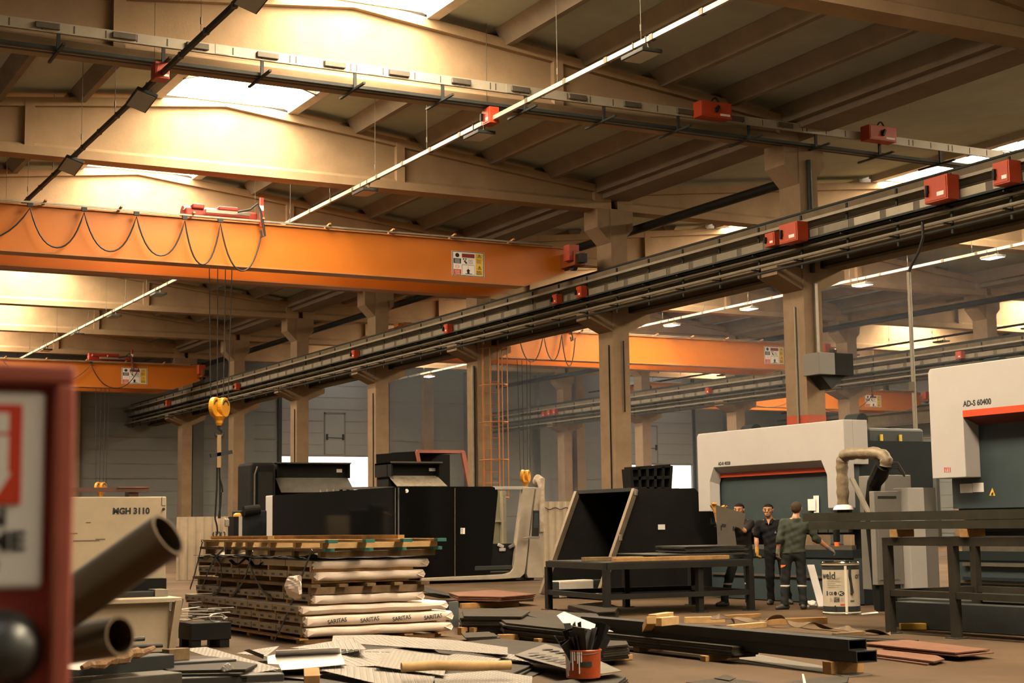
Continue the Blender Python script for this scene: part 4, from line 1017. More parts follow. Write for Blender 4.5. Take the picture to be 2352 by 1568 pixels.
# ------------------------------------------------------------------ black hoppers behind the laser cutter
def hopper(label, x0, x1, y, zh0, zh1, zc, pale, lab_x):
    h = thing('scrap_hopper', label, 'hopper', ((x0 + x1) / 2, y + .5, 0))
    m = MB().box(x0, x1, y, y + .04, zh0, zh1).box(x0, x0 + .05, y - .25, y + .9, zh0, zh1).box(x1 - .05, x1, y - .25, y + .9, zh0, zh1).box(x0, x1, y - .3, y + .9, zh1 - .05, zh1)
    m.build('hood', MATTEK, h)
    MB().poly([(x0 + .02, y - .02, zh0), (x1 - .02, y - .02, zh0), (x1 + .1, y - .45, zc), (x0 + .1, y - .45, zc)], .03).build('chute', pale, h)
    MB().box(x0 + .05, x1 - .05, y + .05, y + .85, 0, zh0).build('body', MATTEK, h)
    MB().box(lab_x, lab_x + .22, y - .006, y, zh0 + (zh1 - zh0) * .4, zh0 + (zh1 - zh0) * .62).build('label_plate', SIGNW, h)
    MB().box(x0 - .03, x1 + .03, y - .33, y - .28, zh1 - .02, zh1 + .02).build('rim', GALVD, h)
    return h
hopper('black hopper with pale stained chute, on top of laser cutter skyline', 17.58, 19.1, 40.2, 2.85, 3.24, 2.55, mat('stained_chute', (0.252, 0.216, 0.168), .6, var=.35, scale=6), 18.85)
hopper('wide black hopper with dull chute, left of plain column beyond laser cutter', 19.6, 22.5, 55.2, 3.3, 3.86, 2.75, mat('dull_chute', (.10, .095, .08), .5, var=.2), 22.05)
ck = thing('machine_cabinet', 'tall black cabinet with rounded shoulder left of the red banded far column', 'cabinet', (19.0, 55.5, 0))
MB().box(18.5, 19.45, 54.6, 56.2, 0, 3.85).build('housing', MATTEK, ck, bevel=.12, seg=4)
MB().box(18.75, 19.3, 54.55, 54.62, 1.2, 3.5).build('recess', BLACKP, ck)
MB().tube([(18.6, 54.5, .3), (18.6, 54.5, 3.4), (18.7, 54.5, 3.7)], .03, 6).build('pipe', GALVD, ck)
bn = thing('waste_skip', 'black open waste skip with salmon red rim behind laser cutter', 'skip', (22, 47, 0))
q = [oy(x, y, 46) for x, y in ((957, 1036), (1066, 1037), (1078, 1115), (972, 1115))]
MB().poly([q[0], q[1], q[1] + Vector((0, 2.0, .05)), q[0] + Vector((0, 2.0, .05))], .05, (0, 0, -.05)).build('top_plate', MATTEK, bn)
MB().poly([q[0], q[0] + Vector((0, 2, 0)), Vector((q[3].x + .1, 48, 0)), Vector((q[3].x + .1, 46.2, 0)), q[3]], .05, (.05, 0, 0)).build('side_plate', MATTEK, bn)
MB().poly([Vector((q[0].x - 1.15, 46.6, q[0].z - .08)), q[0], q[3], Vector((q[3].x, 46.2, 0)), Vector((q[0].x - 1.0, 46.6, 0))][::-1], .05, (0, .05, 0)).build('flank', MATTEK, bn)
MB().box(q[0].x, q[1].x + .4, 47.9, 48, 0, q[0].z).build('back_plate', MATTEK, bn)
SAL = mat('salmon_primer', (0.34, 0.1088, 0.068), .6)
MB().beam(q[0], q[1], .06, .1).build('rim', SAL, bn); MB().beam(q[0], q[3], .1, .14).build('rim', SAL, bn); MB().beam(q[1] + Vector((-.05, 0, 0)), q[2], .1, .14).build('rim', SAL, bn)
def corrugated(label, x0, x1, y, z1):
    n = int((x1 - x0) / .06); P = [[], []]
    for i in range(n + 1):
        x = x0 + (x1 - x0) * i / n; yy = y + (.035 if (i // 2) % 2 else 0)
        P[0].append((x, yy, 0)); P[1].append((x, yy, z1))
    m = MB().grid(P); m.add([(x, yy + .012, z) for row in P for x, yy, z in row], [(k, k + 1, k + n + 2, k + n + 1) for k in range(n)])
    return tag(m.build('corrugated_panel', mat('corrugated_cream', (0.36, 0.294, 0.21), .55)), label, 'panel')
corrugated('cream corrugated wall panel behind hanging sling chains at left', 13.0, 14.6, 45, 1.83)
corrugated('cream corrugated wall panel between laser cutter and black tipper', 21.9, 24.6, 40, 2.13)
g = []
for k in range(25): 
    t = k / 24; g.append(oy(1250 + 75 * t, 1165 + 5 * math.sin(t * 3 * PI) ** 2 * (1 if k % 2 else .8), 39.99))
tag(MB().tube(g, .012, 5).build('cable', RUBBER), 'thin cable looped across the right corrugated panel', 'cable')
hu = thing('hydraulic_unit', 'dark pump unit with yellow cap beside corrugated panel at left', 'pump', (14.9, 42, 0))
q = [oy(x, y, 42) for x, y in ((537, 1186), (548, 1240), (552, 1172), (600, 1240))]
MB().box(q[0].x, q[1].x, 42, 42.5, 0, q[0].z).build('side_panel', MATTEK, hu); MB().box(q[1].x, q[1].x + .1, 42, 42.05, 0, q[0].z).build('edge_strip', WHITEM, hu)
MB().box(q[2].x + .05, q[3].x + .2, 42.1, 42.9, 0, q[2].z).build('tank', BLUED, hu, bevel=.03)
MB().tube([(q[2].x + .1, 42, q[2].z - .02), (q[2].x + .55, 42, q[2].z + .03)], .14, 14).build('motor', MATTEK, hu)
MB().lathe([(.13, 0), (.12, .06), (.06, .1)], (q[0].x + .18, 42.2, q[0].z), 14).build('cap', HOOKY, hu)
# hanging sling of the big crane and its lifting arm
slg = thing('lifting_sling', 'long chain sling hanging from yellow crane hook at left', 'sling', (11.78, 37.2, 1.3))
MB().box(11.72, 11.82, 37.15, 37.2, 2.95, 3.75).build('link_strap', mat('sling_strap', (.25, .16, .08), .7), slg)
MB().cbox(oy(508, 1042, 37.2), (.55, .1, .09), ry=-.18).build('spreader_arm', DARKST, slg)
for (a, b) in (((499, 1052), (494, 1190)), ((503, 1052), (505, 1190)), ((505, 1100), (511, 1130)), ((494, 1190), (500, 1226)), ((508, 1130), (502, 1190))):
    MB().tube([oy(*a, 37.2), oy((a[0] + b[0]) / 2 + 1.5, (a[1] + b[1]) / 2, 37.2), oy(*b, 37.2)], .022, 6).build('chain', BLACKP, slg)
for xx in (494, 501, 512):
    c = oy(xx, 1227, 37.2); MB().tube([c + Vector((.05 * math.sin(t), 0, .07 * math.cos(t))) for t in np.linspace(.3, 5.6, 12)], .016, 6).build('hook', DARKST, slg)
MB().cbox(oy(521, 1200, 37.1), (.12, .06, .2)).build('shackle', GALV, slg, bevel=.03)

# ------------------------------------------------------------------ black tipper body lying beside the benches
tp = thing('tipper_body', 'black steel tipper body with slanted open mouth and bare steel rims', 'tipper body', (17, 27, 0))
prof = [(16.67, 2.13), (18.05, 2.14), (18.5, 1.75), (18.75, 1.2), (18.7, .06), (15.78, .06)]
for y in (26.0, 28.2): MB().poly([(x, y, z) for x, z in prof][::-1], .05, (0, .05, 0)).build('side_plate', MATTEK, tp)
MB().poly([(16.72, 26.05, 2.13), (18.05, 26.05, 2.14), (18.05, 28.2, 2.14), (16.72, 28.2, 2.13)], .04).build('top_plate', MATTEK, tp)
MB().poly([(18.05, 26.05, 2.14), (18.7, 26.05, 1.2), (18.7, 28.2, 1.2), (18.05, 28.2, 2.14)], .04).poly([(18.7, 26.05, 1.2), (18.68, 26.05, .06), (18.68, 28.2, .06), (18.7, 28.2, 1.2)], .04).build('back_plate', MATTEK, tp)
MB().box(15.8, 18.7, 26.05, 28.2, .03, .1).build('floor_plate', MATTEK, tp)
RIMS = mat('bare_steel_rim', (0.204, 0.1632, 0.1156), .35, .6, var=.2)
for y in (25.97, 28.2):
    MB().beam((16.64, y + .03, 2.12), (15.75, y + .03, .05), .1, .1).build('rim', RIMS, tp)
MB().beam((16.66, 26, 2.12), (16.66, 28.25, 2.12), .07, .07).build('rim', DARKST, tp)
for t in (.03, .45):
    q = lerp((16.64, 25.93, 2.12), (15.75, 25.93, .05), t); MB().cbox(q, (.06, .04, .12)).build('latch', GALV, tp, bevel=.01)
a, b = oy(1512, 1216, 25.99), oy(1527, 1204, 25.99)
MB().box(a.x, b.x, 25.985, 25.998, a.z, b.z).build('label_plate', SIGNW, tp)
cr = thing('lattice_crate', 'black lattice crate panel standing behind the tipper, against open gate', 'crate', (18.5, 30, 0))
cs = [oy(1452, 1076, 30), oy(1530, 1070, 30), oy(1527, 1122, 30), oy(1455, 1122, 30)]
for k in range(6):
    t = k / 4.2 - .15; MB().beam(lerp(cs[0], cs[1], t), lerp(cs[3], cs[2], t), .07, .35).build('slat', MATTEK, cr)
for t in (0, .5, 1.0): MB().beam(lerp(cs[0], cs[3], t) - Vector((.1, 0, 0)), lerp(cs[1], cs[2], t), .35, .07).build('rail', MATTEK, cr)
MB().poly([cs[0] + Vector((0, .2, 0)), cs[1] + Vector((0, .2, 0)), cs[2] + Vector((0, .2, 0)), cs[3] + Vector((0, .2, 0))], .03, (0, .04, 0)).build('back', BLACKP, cr)
MB().box(cs[3].x, cs[2].x, 30.0, 30.4, 0, cs[3].z).build('base_box', MATTEK, cr)
wbm = thing('wrapped_beam', 'steel beam wrapped in torn clear film under the tipper mouth', 'beam', (14.6, 25.5, 0))
a, b = oz(1270, 1374), oz(1405, 1366)
MB().beam(a + Vector((0, 0, .17)), b + Vector((0, 0, .17)), .3, .32).build('beam', DARKST, wbm, bevel=.02)
MB().beam(a + Vector((.02, -.0, .175)), a * .4 + b * .6 + Vector((0, 0, .175)), .315, .335).build('film', PLASTIC, wbm, bevel=.03)

# ------------------------------------------------------------------ work tables
def bench(label, cor, h, legs, tube, m, rails=.3, plate=True):
    t = thing('steel_workbench', label, 'workbench', (sum(c[0] for c in cor) / 4, sum(c[1] for c in cor) / 4, 0))
    n = len(cor)
    for i in range(n):
        a, b = Vector((*cor[i], h - tube / 2)), Vector((*cor[(i + 1) % n], h - tube / 2)); MB().beam(a, b, tube, tube).build('top_rail', m, t)
        a.z = b.z = rails; MB().beam(a, b, tube * .8, tube * .8).build('lower_rail', m, t)
    for c in legs:
        l = MB().box(c[0] - tube / 2, c[0] + tube / 2, c[1] - tube / 2, c[1] + tube / 2, .012, h - tube).build('leg', m, t)
        MB().box(c[0] - .1, c[0] + .1, c[1] - .1, c[1] + .1, 0, .012).build('foot_plate', DARKST, l)
    if plate: MB().poly([Vector((*c, h + .012)) for c in cor], .012, (0, 0, -.012)).build('top_plate', m, t)
    return t
BENCHM = mat('bench_steel', (0.01768, 0.017, 0.01496), .55, .2, var=.25, spec=.3)
B1 = [(13.15, 21.45), (15.85, 21.3), (16.2, 23.5), (13.45, 23.85)]
bench('dark steel workbench with timber and sheets, in front of tipper body', B1, .83, B1 + [(14.9, 21.4), (14.9, 23.65)], .1, BENCHM)
def wood(a, b, wd, ht, label, m=WOOD, cat='timber', name='timber_block'):
    return tag(MB().beam(a, b, wd, ht).build(name, m, bevel=.004), label, cat)
wood((13.4, 21.62, .878), (15.6, 21.58, .878), .14, .065, 'timber plank on the front of the dark workbench', WOOD)
wood((13.35, 22.5, .878), (14.5, 22.3, .878), .16, .065, 'second timber plank behind the front one on dark workbench', WOODD)
def sheets(cor, n, th, label, m, z0, gap=.004, jit=.03, round_=False, words=None, group=None, name='steel_sheet'):
    """a pile of single sheets: cor is the outline seen from above"""
    z = z0
    for k in range(n):
        dx, dy, da = rnd.uniform(-jit, jit), rnd.uniform(-jit, jit), rnd.uniform(-jit, jit) * .5
        cx = sum(c[0] for c in cor) / len(cor); cy = sum(c[1] for c in cor) / len(cor)
        P = []
        for c in cor:
            x, y = c[0] - cx, c[1] - cy; P.append(Vector((cx + dx + x * math.cos(da) - y * math.sin(da), cy + dy + x * math.sin(da) + y * math.cos(da), z + th)))
        kk = n - 1 - k
        wdt = 'topmost' if kk == 0 else ('bottom' if k == 0 else ORD[kk] + ' from the top')
        tag(MB().poly(P, th, (0, 0, -th)).build(name, m), '%s sheet %s' % (wdt, label), 'sheet', group); z += th + gap
    return z
sheets([(14.3, 21.75), (16.0, 21.55), (16.2, 23.2), (14.6, 23.4)], 2, .012, 'of a thin pile on the right of dark workbench', RAWST, .915)
sheets([(14.95, 21.85), (16.1, 21.7), (16.3, 22.9), (15.2, 23.1)], 6, .014, 'of the upper pile beside the plate held by left man', RAWST, .95, .006, .05)
B2 = [(13.98, 15.85), (13.98, 10.6), (15.5, 10.6), (15.5, 15.85)]
bench('tall dark steel rack table carrying long square tubes at right', B2, 1.225, [(13.98, 15.8), (13.98, 14.62), (15.5, 15.8), (15.5, 14.6), (13.98, 12.2), (15.5, 12.2)], .1, mat('rack_steel', (0.0306, 0.02652, 0.0204), .55, .08, spec=.15, var=.25), .52, False)
for i, y in enumerate((15.6, 14.35, 12.3)):
    wood((13.9, y, 1.283), (14.2, y, 1.283), .13, .1, '%s timber bearer between rack table and long tubes' % ('left end', 'middle', 'right end')[i], WOOD)
TUBEM = mat('tube_steel', (0.0374, 0.03536, 0.02584), .5, .08, spec=.15, var=.2)
def rect_tube(label, x0, x1, y0, y1, z0, z1, m, wall=.008):
    m_ = MB(); i = wall
    o = [(x0, z0), (x1, z0), (x1, z1), (x0, z1)]; n = [(x0 + i, z0 + i), (x1 - i, z0 + i), (x1 - i, z1 - i), (x0 + i, z1 - i)]
    vs = [(x, y0, z) for x, z in o] + [(x, y0, z) for x, z in n] + [(x, y1, z) for x, z in o] + [(x, y1, z) for x, z in n]
    f = []
    for k in range(4):
        j = (k + 1) % 4
        f += [(k, j, 4 + j, 4 + k), (8 + k, 12 + k, 12 + j, 8 + j), (k, 8 + k, 8 + j, j), (4 + k, 4 + j, 12 + j, 12 + k)]
    return tag(m_.add(vs, f).build('steel_tube', m), label, 'tube')
rect_tube('lower front long dark tube lying on the rack table', 13.9, 14.1, 10.4, 17.3, 1.337, 1.44, TUBEM)
rect_tube('upper front long dark tube lying on the rack table', 13.92, 14.12, 10.3, 17.45, 1.446, 1.56, TUBEM)
rect_tube('lower rear long dark tube lying on the rack table', 14.13, 14.33, 10.4, 17.2, 1.337, 1.44, TUBEM)
rect_tube('upper rear long dark tube lying on the rack table', 14.15, 14.35, 10.3, 17.3, 1.446, 1.555, TUBEM)
for i, (a, b) in enumerate((((14.9, 16.6), (15.3, 10.6)), ((15.6, 17.3), (16.1, 10.9)))):
    tag(MB().beam((a[0], a[1], .18), (b[0], b[1], .18), .34, .34).build('steel_beam', DARKST), 'dark steel beam on floor under rack table, %s' % ('nearer', 'farther')[i], 'beam')
    for s in (.1, .85): 
        q = lerp((a[0], a[1], 0), (b[0], b[1], 0), s)

# ------------------------------------------------------------------ press brakes
XP = 17.8
def press(label, y0, y1, zt, zlow, cut, stripe, ram_z, bed_z, tx, deep):
    """front along X = XP, from y0 (near) to y1 (far); cut = (y near, y far, z of the cut's top, chamfer)"""
    p = thing('press_brake', label, 'press brake', (XP + .8, (y0 + y1) / 2, 0))
    ca, cb, cz, ch = cut
    # front housing as an arch
    out = [(y1, zlow), (y1, zt - .06), (y1 - .05, zt), (y0, zt), (y0, zlow), (ca, zlow), (ca, cz - ch), (ca + ch * .55, cz), (cb - ch * .55, cz), (cb, cz - ch), (cb, zlow)]
    vs = [Vector((XP, y, z)) for y, z in out]; n = len(vs)
    # build as front ring with depth
    m = MB()
    def quad(a, b, c, d): m.poly([Vector((XP, *a)), Vector((XP, *b)), Vector((XP, *c)), Vector((XP, *d))], deep, (deep, 0, 0))
    quad((y1, zlow), (cb, zlow), (cb, zt), (y1, zt)) if False else None
    m.poly(vs, deep, (deep, 0, 0))
    m.build('front_housing', WHITEM, p, bevel=.012)
    # splayed reveal inside the arch
    k = .1
    if ch > 0:
        inn = [(ca, zlow), (ca, cz - ch), (ca + ch * .55, cz), (cb - ch * .55, cz), (cb, cz - ch), (cb, zlow)]
        ins = [(ca + .09, zlow), (ca + .09, cz - ch - .06), (ca + ch * .55 + .04, cz - .12), (cb - ch * .55 - .04, cz - .12), (cb - .09, cz - ch - .06), (cb - .09, zlow)]
        rv = MB()
        for i in range(5):
            rv.poly([Vector((XP + .012, *inn[i])), Vector((XP + .012, *inn[i + 1])), Vector((XP + deep * .8, *ins[i + 1])), Vector((XP + deep * .8, *ins[i]))], .01, (.012, 0, 0))
        rv.build('reveal', WHITEM, p)
    # red stripe along the top of the opening
    s0, s1 = stripe
    MB().box(XP + (deep * .7 if ch > 0 else -.006), XP + deep + .02, ca + (.1 if ch > 0 else 0), cb - (.1 if ch > 0 else 0), s0, s1).build('red_stripe', REDST, p)
    # blue ram and bed
    MB().box(XP + deep, XP + deep + .2, y0 + .1, y1 - .1, ram_z, zt - .1).build('ram', BLUEM, p)
    MB().box(XP + deep + .02, XP + deep + .16, y0 + .2, y1 - .2, ram_z - .05, ram_z).build('clamp_rail', DARKST, p)
    nt = 14
    for i in range(nt):
        ya = y0 + .25 + (y1 - y0 - .5) * i / nt; MB().box(XP + deep + .03, XP + deep + .14, ya, ya + (y1 - y0 - .5) / nt - .03, ram_z - .17, ram_z - .05).build('punch', RAWST, p)
    MB().box(XP + deep - .02, XP + deep + .24, y0 + .1, y1 - .1, bed_z - .14, bed_z).build('bed_rail', BLUED, p)
    MB().box(XP + deep + .05, XP + deep + .15, y0 + .2, y1 - .2, bed_z, bed_z + .08).build('die', GALVD, p)
    MB().box(XP + deep, XP + deep + .2, y0 + .1, y1 - .1, .02, bed_z - .14).build('bed', BLUEM, p)
    MB().box(XP + deep - .03, XP + deep, y0 + .15, y1 - .15, bed_z - .5, bed_z - .46).build('cable_rail', GALVD, p)
    for y in (y0 + .12, y1 - .32): MB().box(XP + deep + .22, XP + 2.1, y, y + .2, .0, zt - .35).build('side_frame', BLUED, p)
    MB().box(XP + deep + .25, XP + 1.9, y0 + .4, y1 - .4, bed_z + .3, zt - .7).build('rear_block', BLUED, p)
    for yy in (y0 + .55, y1 - .75):
        MB().tube([(XP + .9, yy, zt + .04), (XP + .9, yy + .35, zt + .04)], .13, 14).build('motor', BLUED, p)
    q, s_, sz, sx = tx
    text('lettering', s_, sz, INK, p, (XP - .002, q[0], q[1]), (0, -1, 0), (0, 0, 1), 'LEFT', sx, .001, .0035, 1.0)
    return p
a = ox(1650, 1068.3, XP)
PB1 = press('white press brake reading AD-R 40320 behind the three men', 21.11, 25.52, 3.19, 1.67, (21.605, 25.12, 2.508, .26), (2.315, 2.39), 1.42, .95, ((a.y, a.z), 'AD-R 40320', .085, .9), .2)
# stepped side of the first press: deeper head above
MB().box(XP + .2, XP + .53, 21.112, 21.75, 2.42, 3.19).build('head_side', WHITEM, PB1, bevel=.01)
MB().box(19.02, 20.36, 21.9, 24.6, 1.2, 3.12).build('rear_cabinet', mat('cabinet_dark_blue', (.022, .03, .032), .5), PB1, bevel=.05)
for x in (19.3, 19.75): MB().box(x, x + .04, 21.86, 21.9, 2.86, 3.0).build('yellow_tag', INKY, PB1)
a = ox(2213, 936.5, XP)
PB2 = press('larger white press brake reading AD-S 60400 at the right edge', 12.2, 19.0, 3.86, 2.1, (12.5, 18.26, ox(2207, 943, XP).z, 0), (ox(2209, 958, XP).z, ox(2207, 943, XP).z), 1.62, .95, ((a.y, a.z + .02), 'AD-S 60400', .125, .95), .32)
zq = ox(2209, 958, XP).z
MB().poly([(XP, 18.26, zq), (XP, 12.5, zq), (XP + .32, 12.5, zq - .12), (XP + .32, 18.26, zq - .12)], .01, (.0, 0, .01)).build('red_lip_underside', mat('dark_red_slope', (.12, .015, .01), .5), PB2)  # slope below the stripe, a darker red than the stripe
def sticker(x0, y0, x1, y1, X, m, name, par):
    a, b = ox(x0, y1, X), ox(x1, y0, X); return MB().box(X - .004, X, b.y, a.y, a.z, b.z).build(name, m, par)
XR2 = XP + .32
sticker(2206, 1110, 2233, 1132, XR2 - .001, WHITEP, 'paper_notice', PB2); sticker(2235, 1108, 2259, 1130, XR2 - .001, WHITEP, 'paper_notice', PB2)
tri = MB().poly([ox(*q, XR2 - .004) for q in ((2272, 1138), (2286, 1138), (2279, 1120))], .003, (.003, 0, 0)).build('warning_triangle', INKY, PB2)
MB().poly([ox(*q, XR2 - .008) for q in ((2276.5, 1137), (2281, 1137), (2281, 1129), (2277, 1133))], .003, (.003, 0, 0)).build('pictogram', INK, tri)
a = ox(2171, 1082, XP); text('lettering', 'Y1', .085, INKR, PB2, (XP - .003, a.y, a.z), (0, -1, 0), (0, 0, 1), 'LEFT', 1.0, .001, .002)
m = MB(); 
for (x0, y0, x1, y1) in ((2169, 1073.2, 2183.5, 1074.2), (2169, 1083.2, 2183.5, 1084.2), (2169, 1073.2, 2170, 1084.2), (2182.5, 1073.2, 2183.5, 1084.2)):
    a, b = ox(x0, y1, XP), ox(x1, y0, XP); m.box(XP - .003, XP, b.y, a.y, a.z, b.z)
m.build('marking_frame', INKR, PB2)
for z in (.5, .72): MB().box(XR2 - .06, XR2 - .02, 12.6, 18.7, z, z + .05).build('foot_rail', GALVD if z > .6 else BLUED, PB2)
# cabinets between the presses
cbx = thing('control_cabinet', 'grey control cabinet with door slot, between the two press brakes', 'cabinet', (17.45, 19.9, 0))
MB().box(17.1, 17.66, 19.6, 19.72, .42, 1.92).build('housing', GREYM, cbx, bevel=.01)
MB().box(17.14, 17.56, 19.585, 19.599, .5, 1.86).build('door', GREYM, cbx); MB().box(17.16, 17.55, 19.58, 19.584, 1.8, 1.84).build('slot', INK, cbx)
MB().box(17.15, 17.6, 19.62, 19.72, 0, .42).build('plinth', MATTEK, cbx)
MB().box(17.78, 18.35, 20.1, 20.75, .3, 2.2).build('rear_housing', GREYM, cbx, bevel=.01)
wp = thing('guard_pillar', 'white guard pillar in front of grey control cabinet', 'machine guard', (17.9, 19.5, 0))
MB().poly([(17.68, 19.45, .25), (17.68, 19.45, 1.97), (17.98, 19.4, 1.97), (17.98, 19.4, .25)][::-1], .4, (.0, .35, 0)).build('front_panel', WHITEM, wp, bevel=.008)
MB().box(17.99, 18.25, 19.42, 19.75, .25, 1.97).build('side_panel', GREYM, wp)
MB().box(17.72, 18.2, 19.5, 19.72, 0, .25).build('foot', MATTEK, wp)
# extraction arm over the first press
XRb = 17.25
arm = thing('extraction_arm', 'fume extraction arm in wrinkled brown sleeve beside first press brake', 'extraction arm', (17.25, 20.4, 1.6))
P = [ox(x, y, XRb) for x, y in ((1936, 1168), (1936, 1140), (1935, 1110), (1934, 1080), (1934, 1060), (1938, 1047), (1950, 1042), (1975, 1041), (2005, 1040), (2028, 1044), (2036, 1056), (2034, 1070))]
N = []
for a, b in zip(P[:-1], P[1:]): N += [a, lerp(a, b, .33), lerp(a, b, .66)]
N.append(P[-1])
MB().tube(N, [(.098) * (1 + .09 * math.sin(i * 2.1) + .05 * math.sin(i * 5.3)) for i in range(len(N))], 14).build('sleeve', DUCTW, arm, smooth=True)
q = ox(1937, 1166, XRb)
MB().lathe([(.02, .06), (.09, .055), (.14, .03), (.165, -.01), (.17, -.03), (.15, -.03), (.08, .03), (.02, .045)], q + Vector((0, 0, .0)), 20, False).build('hood', WHITEP, arm, smooth=True)
MB().lathe([(.10, -.02), (.11, -.07), (.07, -.16), (.04, -.2)], q, 16).build('nozzle', MATTEK, arm)
MB().tube([ox(2030, 1066, XRb), ox(2020, 1090, XRb + .1), ox(2008, 1110, XRb + .2), ox(2000, 1170, XRb + .25), Vector((17.5, 20.0, .0))], [.13, .14, .12, .11, .11], 12).build('arm_base', MATTEK, arm)
for k in range(4):
    MB().tube([ox(2038, 1062 + 5 * k, XRb), ox(2062, 1062 + 4 * k, XRb + .2), ox(2078, 1088 + 2 * k, XRb + .3)], .014, 6).build('hose', RUBBER, arm)
tag(MB().beam(ox(1956, 1098, 17.3), ox(1998, 1182, 17.1), .07, .05).build('steel_strut', GALV), 'slanted steel strut beside the sleeved extraction arm', 'strut')
q0 = ox(2120, 545, 21.0); q1 = ox(2087, 625, 21.0); q2 = ox(2099, 1092, 21.0)
sp_ = thing('drop_pipe', 'slender vertical drop pipe hanging from nearest runway at right', 'pipe', (21.0, q1.y, q2.z))
MB().tube([q1, Vector((21.0, q1.y, .0))], .042, 10).build('pipe', GALV, sp_)
MB().tube([q0 + Vector((0, 0, .3)), q0, lerp(q0, q1, .4) + Vector((0, -.05, 0)), lerp(q0, q1, .8), q1], .03, 8).build('flexible_hose', RUBBER, sp_)
MB().cbox((20.95, q1.y, 4.0), (.07, .09, .18)).build('valve', GALVD, sp_)
a = ox(1855, 1146, 17.97); b = ox(1874, 1172, 17.97); c_ = ox(1868, 1138, 17.985); d_ = ox(1882, 1177, 17.985)
def paper(a, b, X, label):
    P = [[(X - .012 * abs(math.sin(i * .9)) * (j / 4), a.y + (b.y - a.y) * i / 6, a.z + (b.z - a.z) * j / 4) for i in range(7)] for j in range(5)]
    m = MB().grid(P); m.add([(x + .003, y, z) for r in P for x, y, z in r], [(r * 7 + k, (r + 1) * 7 + k, (r + 1) * 7 + k + 1, r * 7 + k + 1) for r in range(4) for k in range(6)]); tag(m.build('paper_sheet', WHITEP), label, 'paper')
paper(a, b, 17.97, 'front job sheet pinned by press brake beside right man'); paper(c_, d_, 17.985, 'rear curled job sheet pinned by press brake beside right man')
tag(MB().beam(ox(1862, 1298, 17.3), ox(1888, 1394, 16.75), .12, .03).build('pale_board', WHITEM), 'pale board leaning on the press bed between right man and drum', 'board')
pe = thing('pendant_switch', 'hanging pendant switch with orange tip above white drum', 'switch', (17.2, 20.3, 1.3))
q = ox(1922, 1180, 17.2); r2 = ox(1921, 1218, 17.2)
MB().tube([q, r2], .02, 6).build('cable', RUBBER, pe); MB().cbox(r2 + Vector((0, 0, -.08)), (.09, .09, .22)).build('body', MATTEK, pe, bevel=.02); MB().tube([r2 + Vector((0, 0, -.19)), r2 + Vector((0, 0, -.26))], .04, 12).build('button', ORFLASH, pe)
# ------------------------------------------------------------------ wire drum
dc = oz(1930, 1413) + Vector((.24, .24, 0)) * .9; dr = .285
dh = oy(1930, 1290, dc.y - .2).z
drum = thing('wire_drum', 'white welding wire drum with printed label, standing right of the three men', 'drum', dc)
MB().lathe([(dr, 0), (dr + .012, .012), (dr + .012, .035), (dr, .045), (dr, dh - .06), (dr + .012, dh - .05), (dr + .014, dh - .02), (dr, dh - .01), (dr - .03, dh - .03)], dc, 40).build('body', mat('drum_label_cream', (0.4216, 0.3672, 0.2856), .55, var=.05), drum, smooth=True)
MB().lathe([(dr + .002, .05), (dr + .002, .135)], dc, 40, False).build('lower_band', DARKST, drum); MB().lathe([(dr + .002, dh - .12), (dr + .002, dh - .055)], dc, 40, False).build('upper_band', DARKST, drum)
MB().lathe([(dr + .013, 0), (dr + .016, .006), (dr + .016, .02), (dr + .013, .03)], dc, 40, False).build('bottom_ring', CHROME, drum, smooth=True)
MB().lathe([(dr + .014, dh - .03), (dr + .02, dh - .015), (dr + .014, dh), (dr - .02, dh)], dc, 40, False).build('lid_ring', CHROME, drum, smooth=True)
TH0 = math.atan2(-dc.y, -dc.x)                 # the side of the label
def on_drum(mesh_pts, u0, z0, off=.004):
    out = []
    for u, v in mesh_pts:
        th = TH0 + (u0 + u) / dr; out.append(Vector((dc.x + (dr + off) * math.cos(th), dc.y + (dr + off) * math.sin(th), z0 + v)))
    return out
def drum_text(s, size, u, z, m, name='lettering', sx=1.0, bold=.002):
    c = bpy.data.curves.new(name, 'FONT'); c.body = s; c.size = size; c.offset = bold; c.resolution_u = 3
    t = bpy.data.objects.new('text_source', c); me = bpy.data.meshes.new_from_object(t); bpy.data.objects.remove(t); bpy.data.curves.remove(c)
    me.materials.clear(); me.materials.append(m); inv = world_of(drum).inverted()
    for v, p in zip(me.vertices, on_drum([(v.co.x * sx, v.co.y) for v in me.vertices], u, z)): v.co = inv @ p
    o = bpy.data.objects.new(name, me); COL.objects.link(o); o.parent = drum; return o
def drum_patch(u0, u1, z0, z1, m, name, off=.003, n=8):
    M = MB(); P = [on_drum([(u0 + (u1 - u0) * i / n, 0) for i in range(n + 1)], 0, z, off) for z in (z0, z1)]; M.grid(P[::-1] if False else P); return M.build(name, m, drum)
drum_text('weld', .155, -.36, dh - .26, INK, sx=.95); drum_text('or', .13, .245, dh - .26, INK)
drum_patch(.055, .095, .05, dh - .06, mat('label_strip', (.66, .6, .5), .5, var=0), 'label_seam', .004)
GL = mat('label_grey_ink', (.33, .29, .23), .6, var=0)
for i, (a, b, z) in enumerate(((-.235, .0, .57), (-.235, -.02, .545), (-.235, .0, .515), (-.235, -.08, .485), (-.235, .0, .455), (-.235, -.03, .425))): drum_patch(a, b, z, z + .012, GL, 'text_line')
for a, b, z0, z1 in ((-.25, .02, .40, .403), (-.25, .02, .60, .603), (.017, .02, .40, .6)): drum_patch(a, b, z0, z1, GL, 'label_frame')
drum_patch(-.255, -.225, .30, .37, INKB, 'square_mark'); drum_text('CE', .06, -.2, .315, INK)
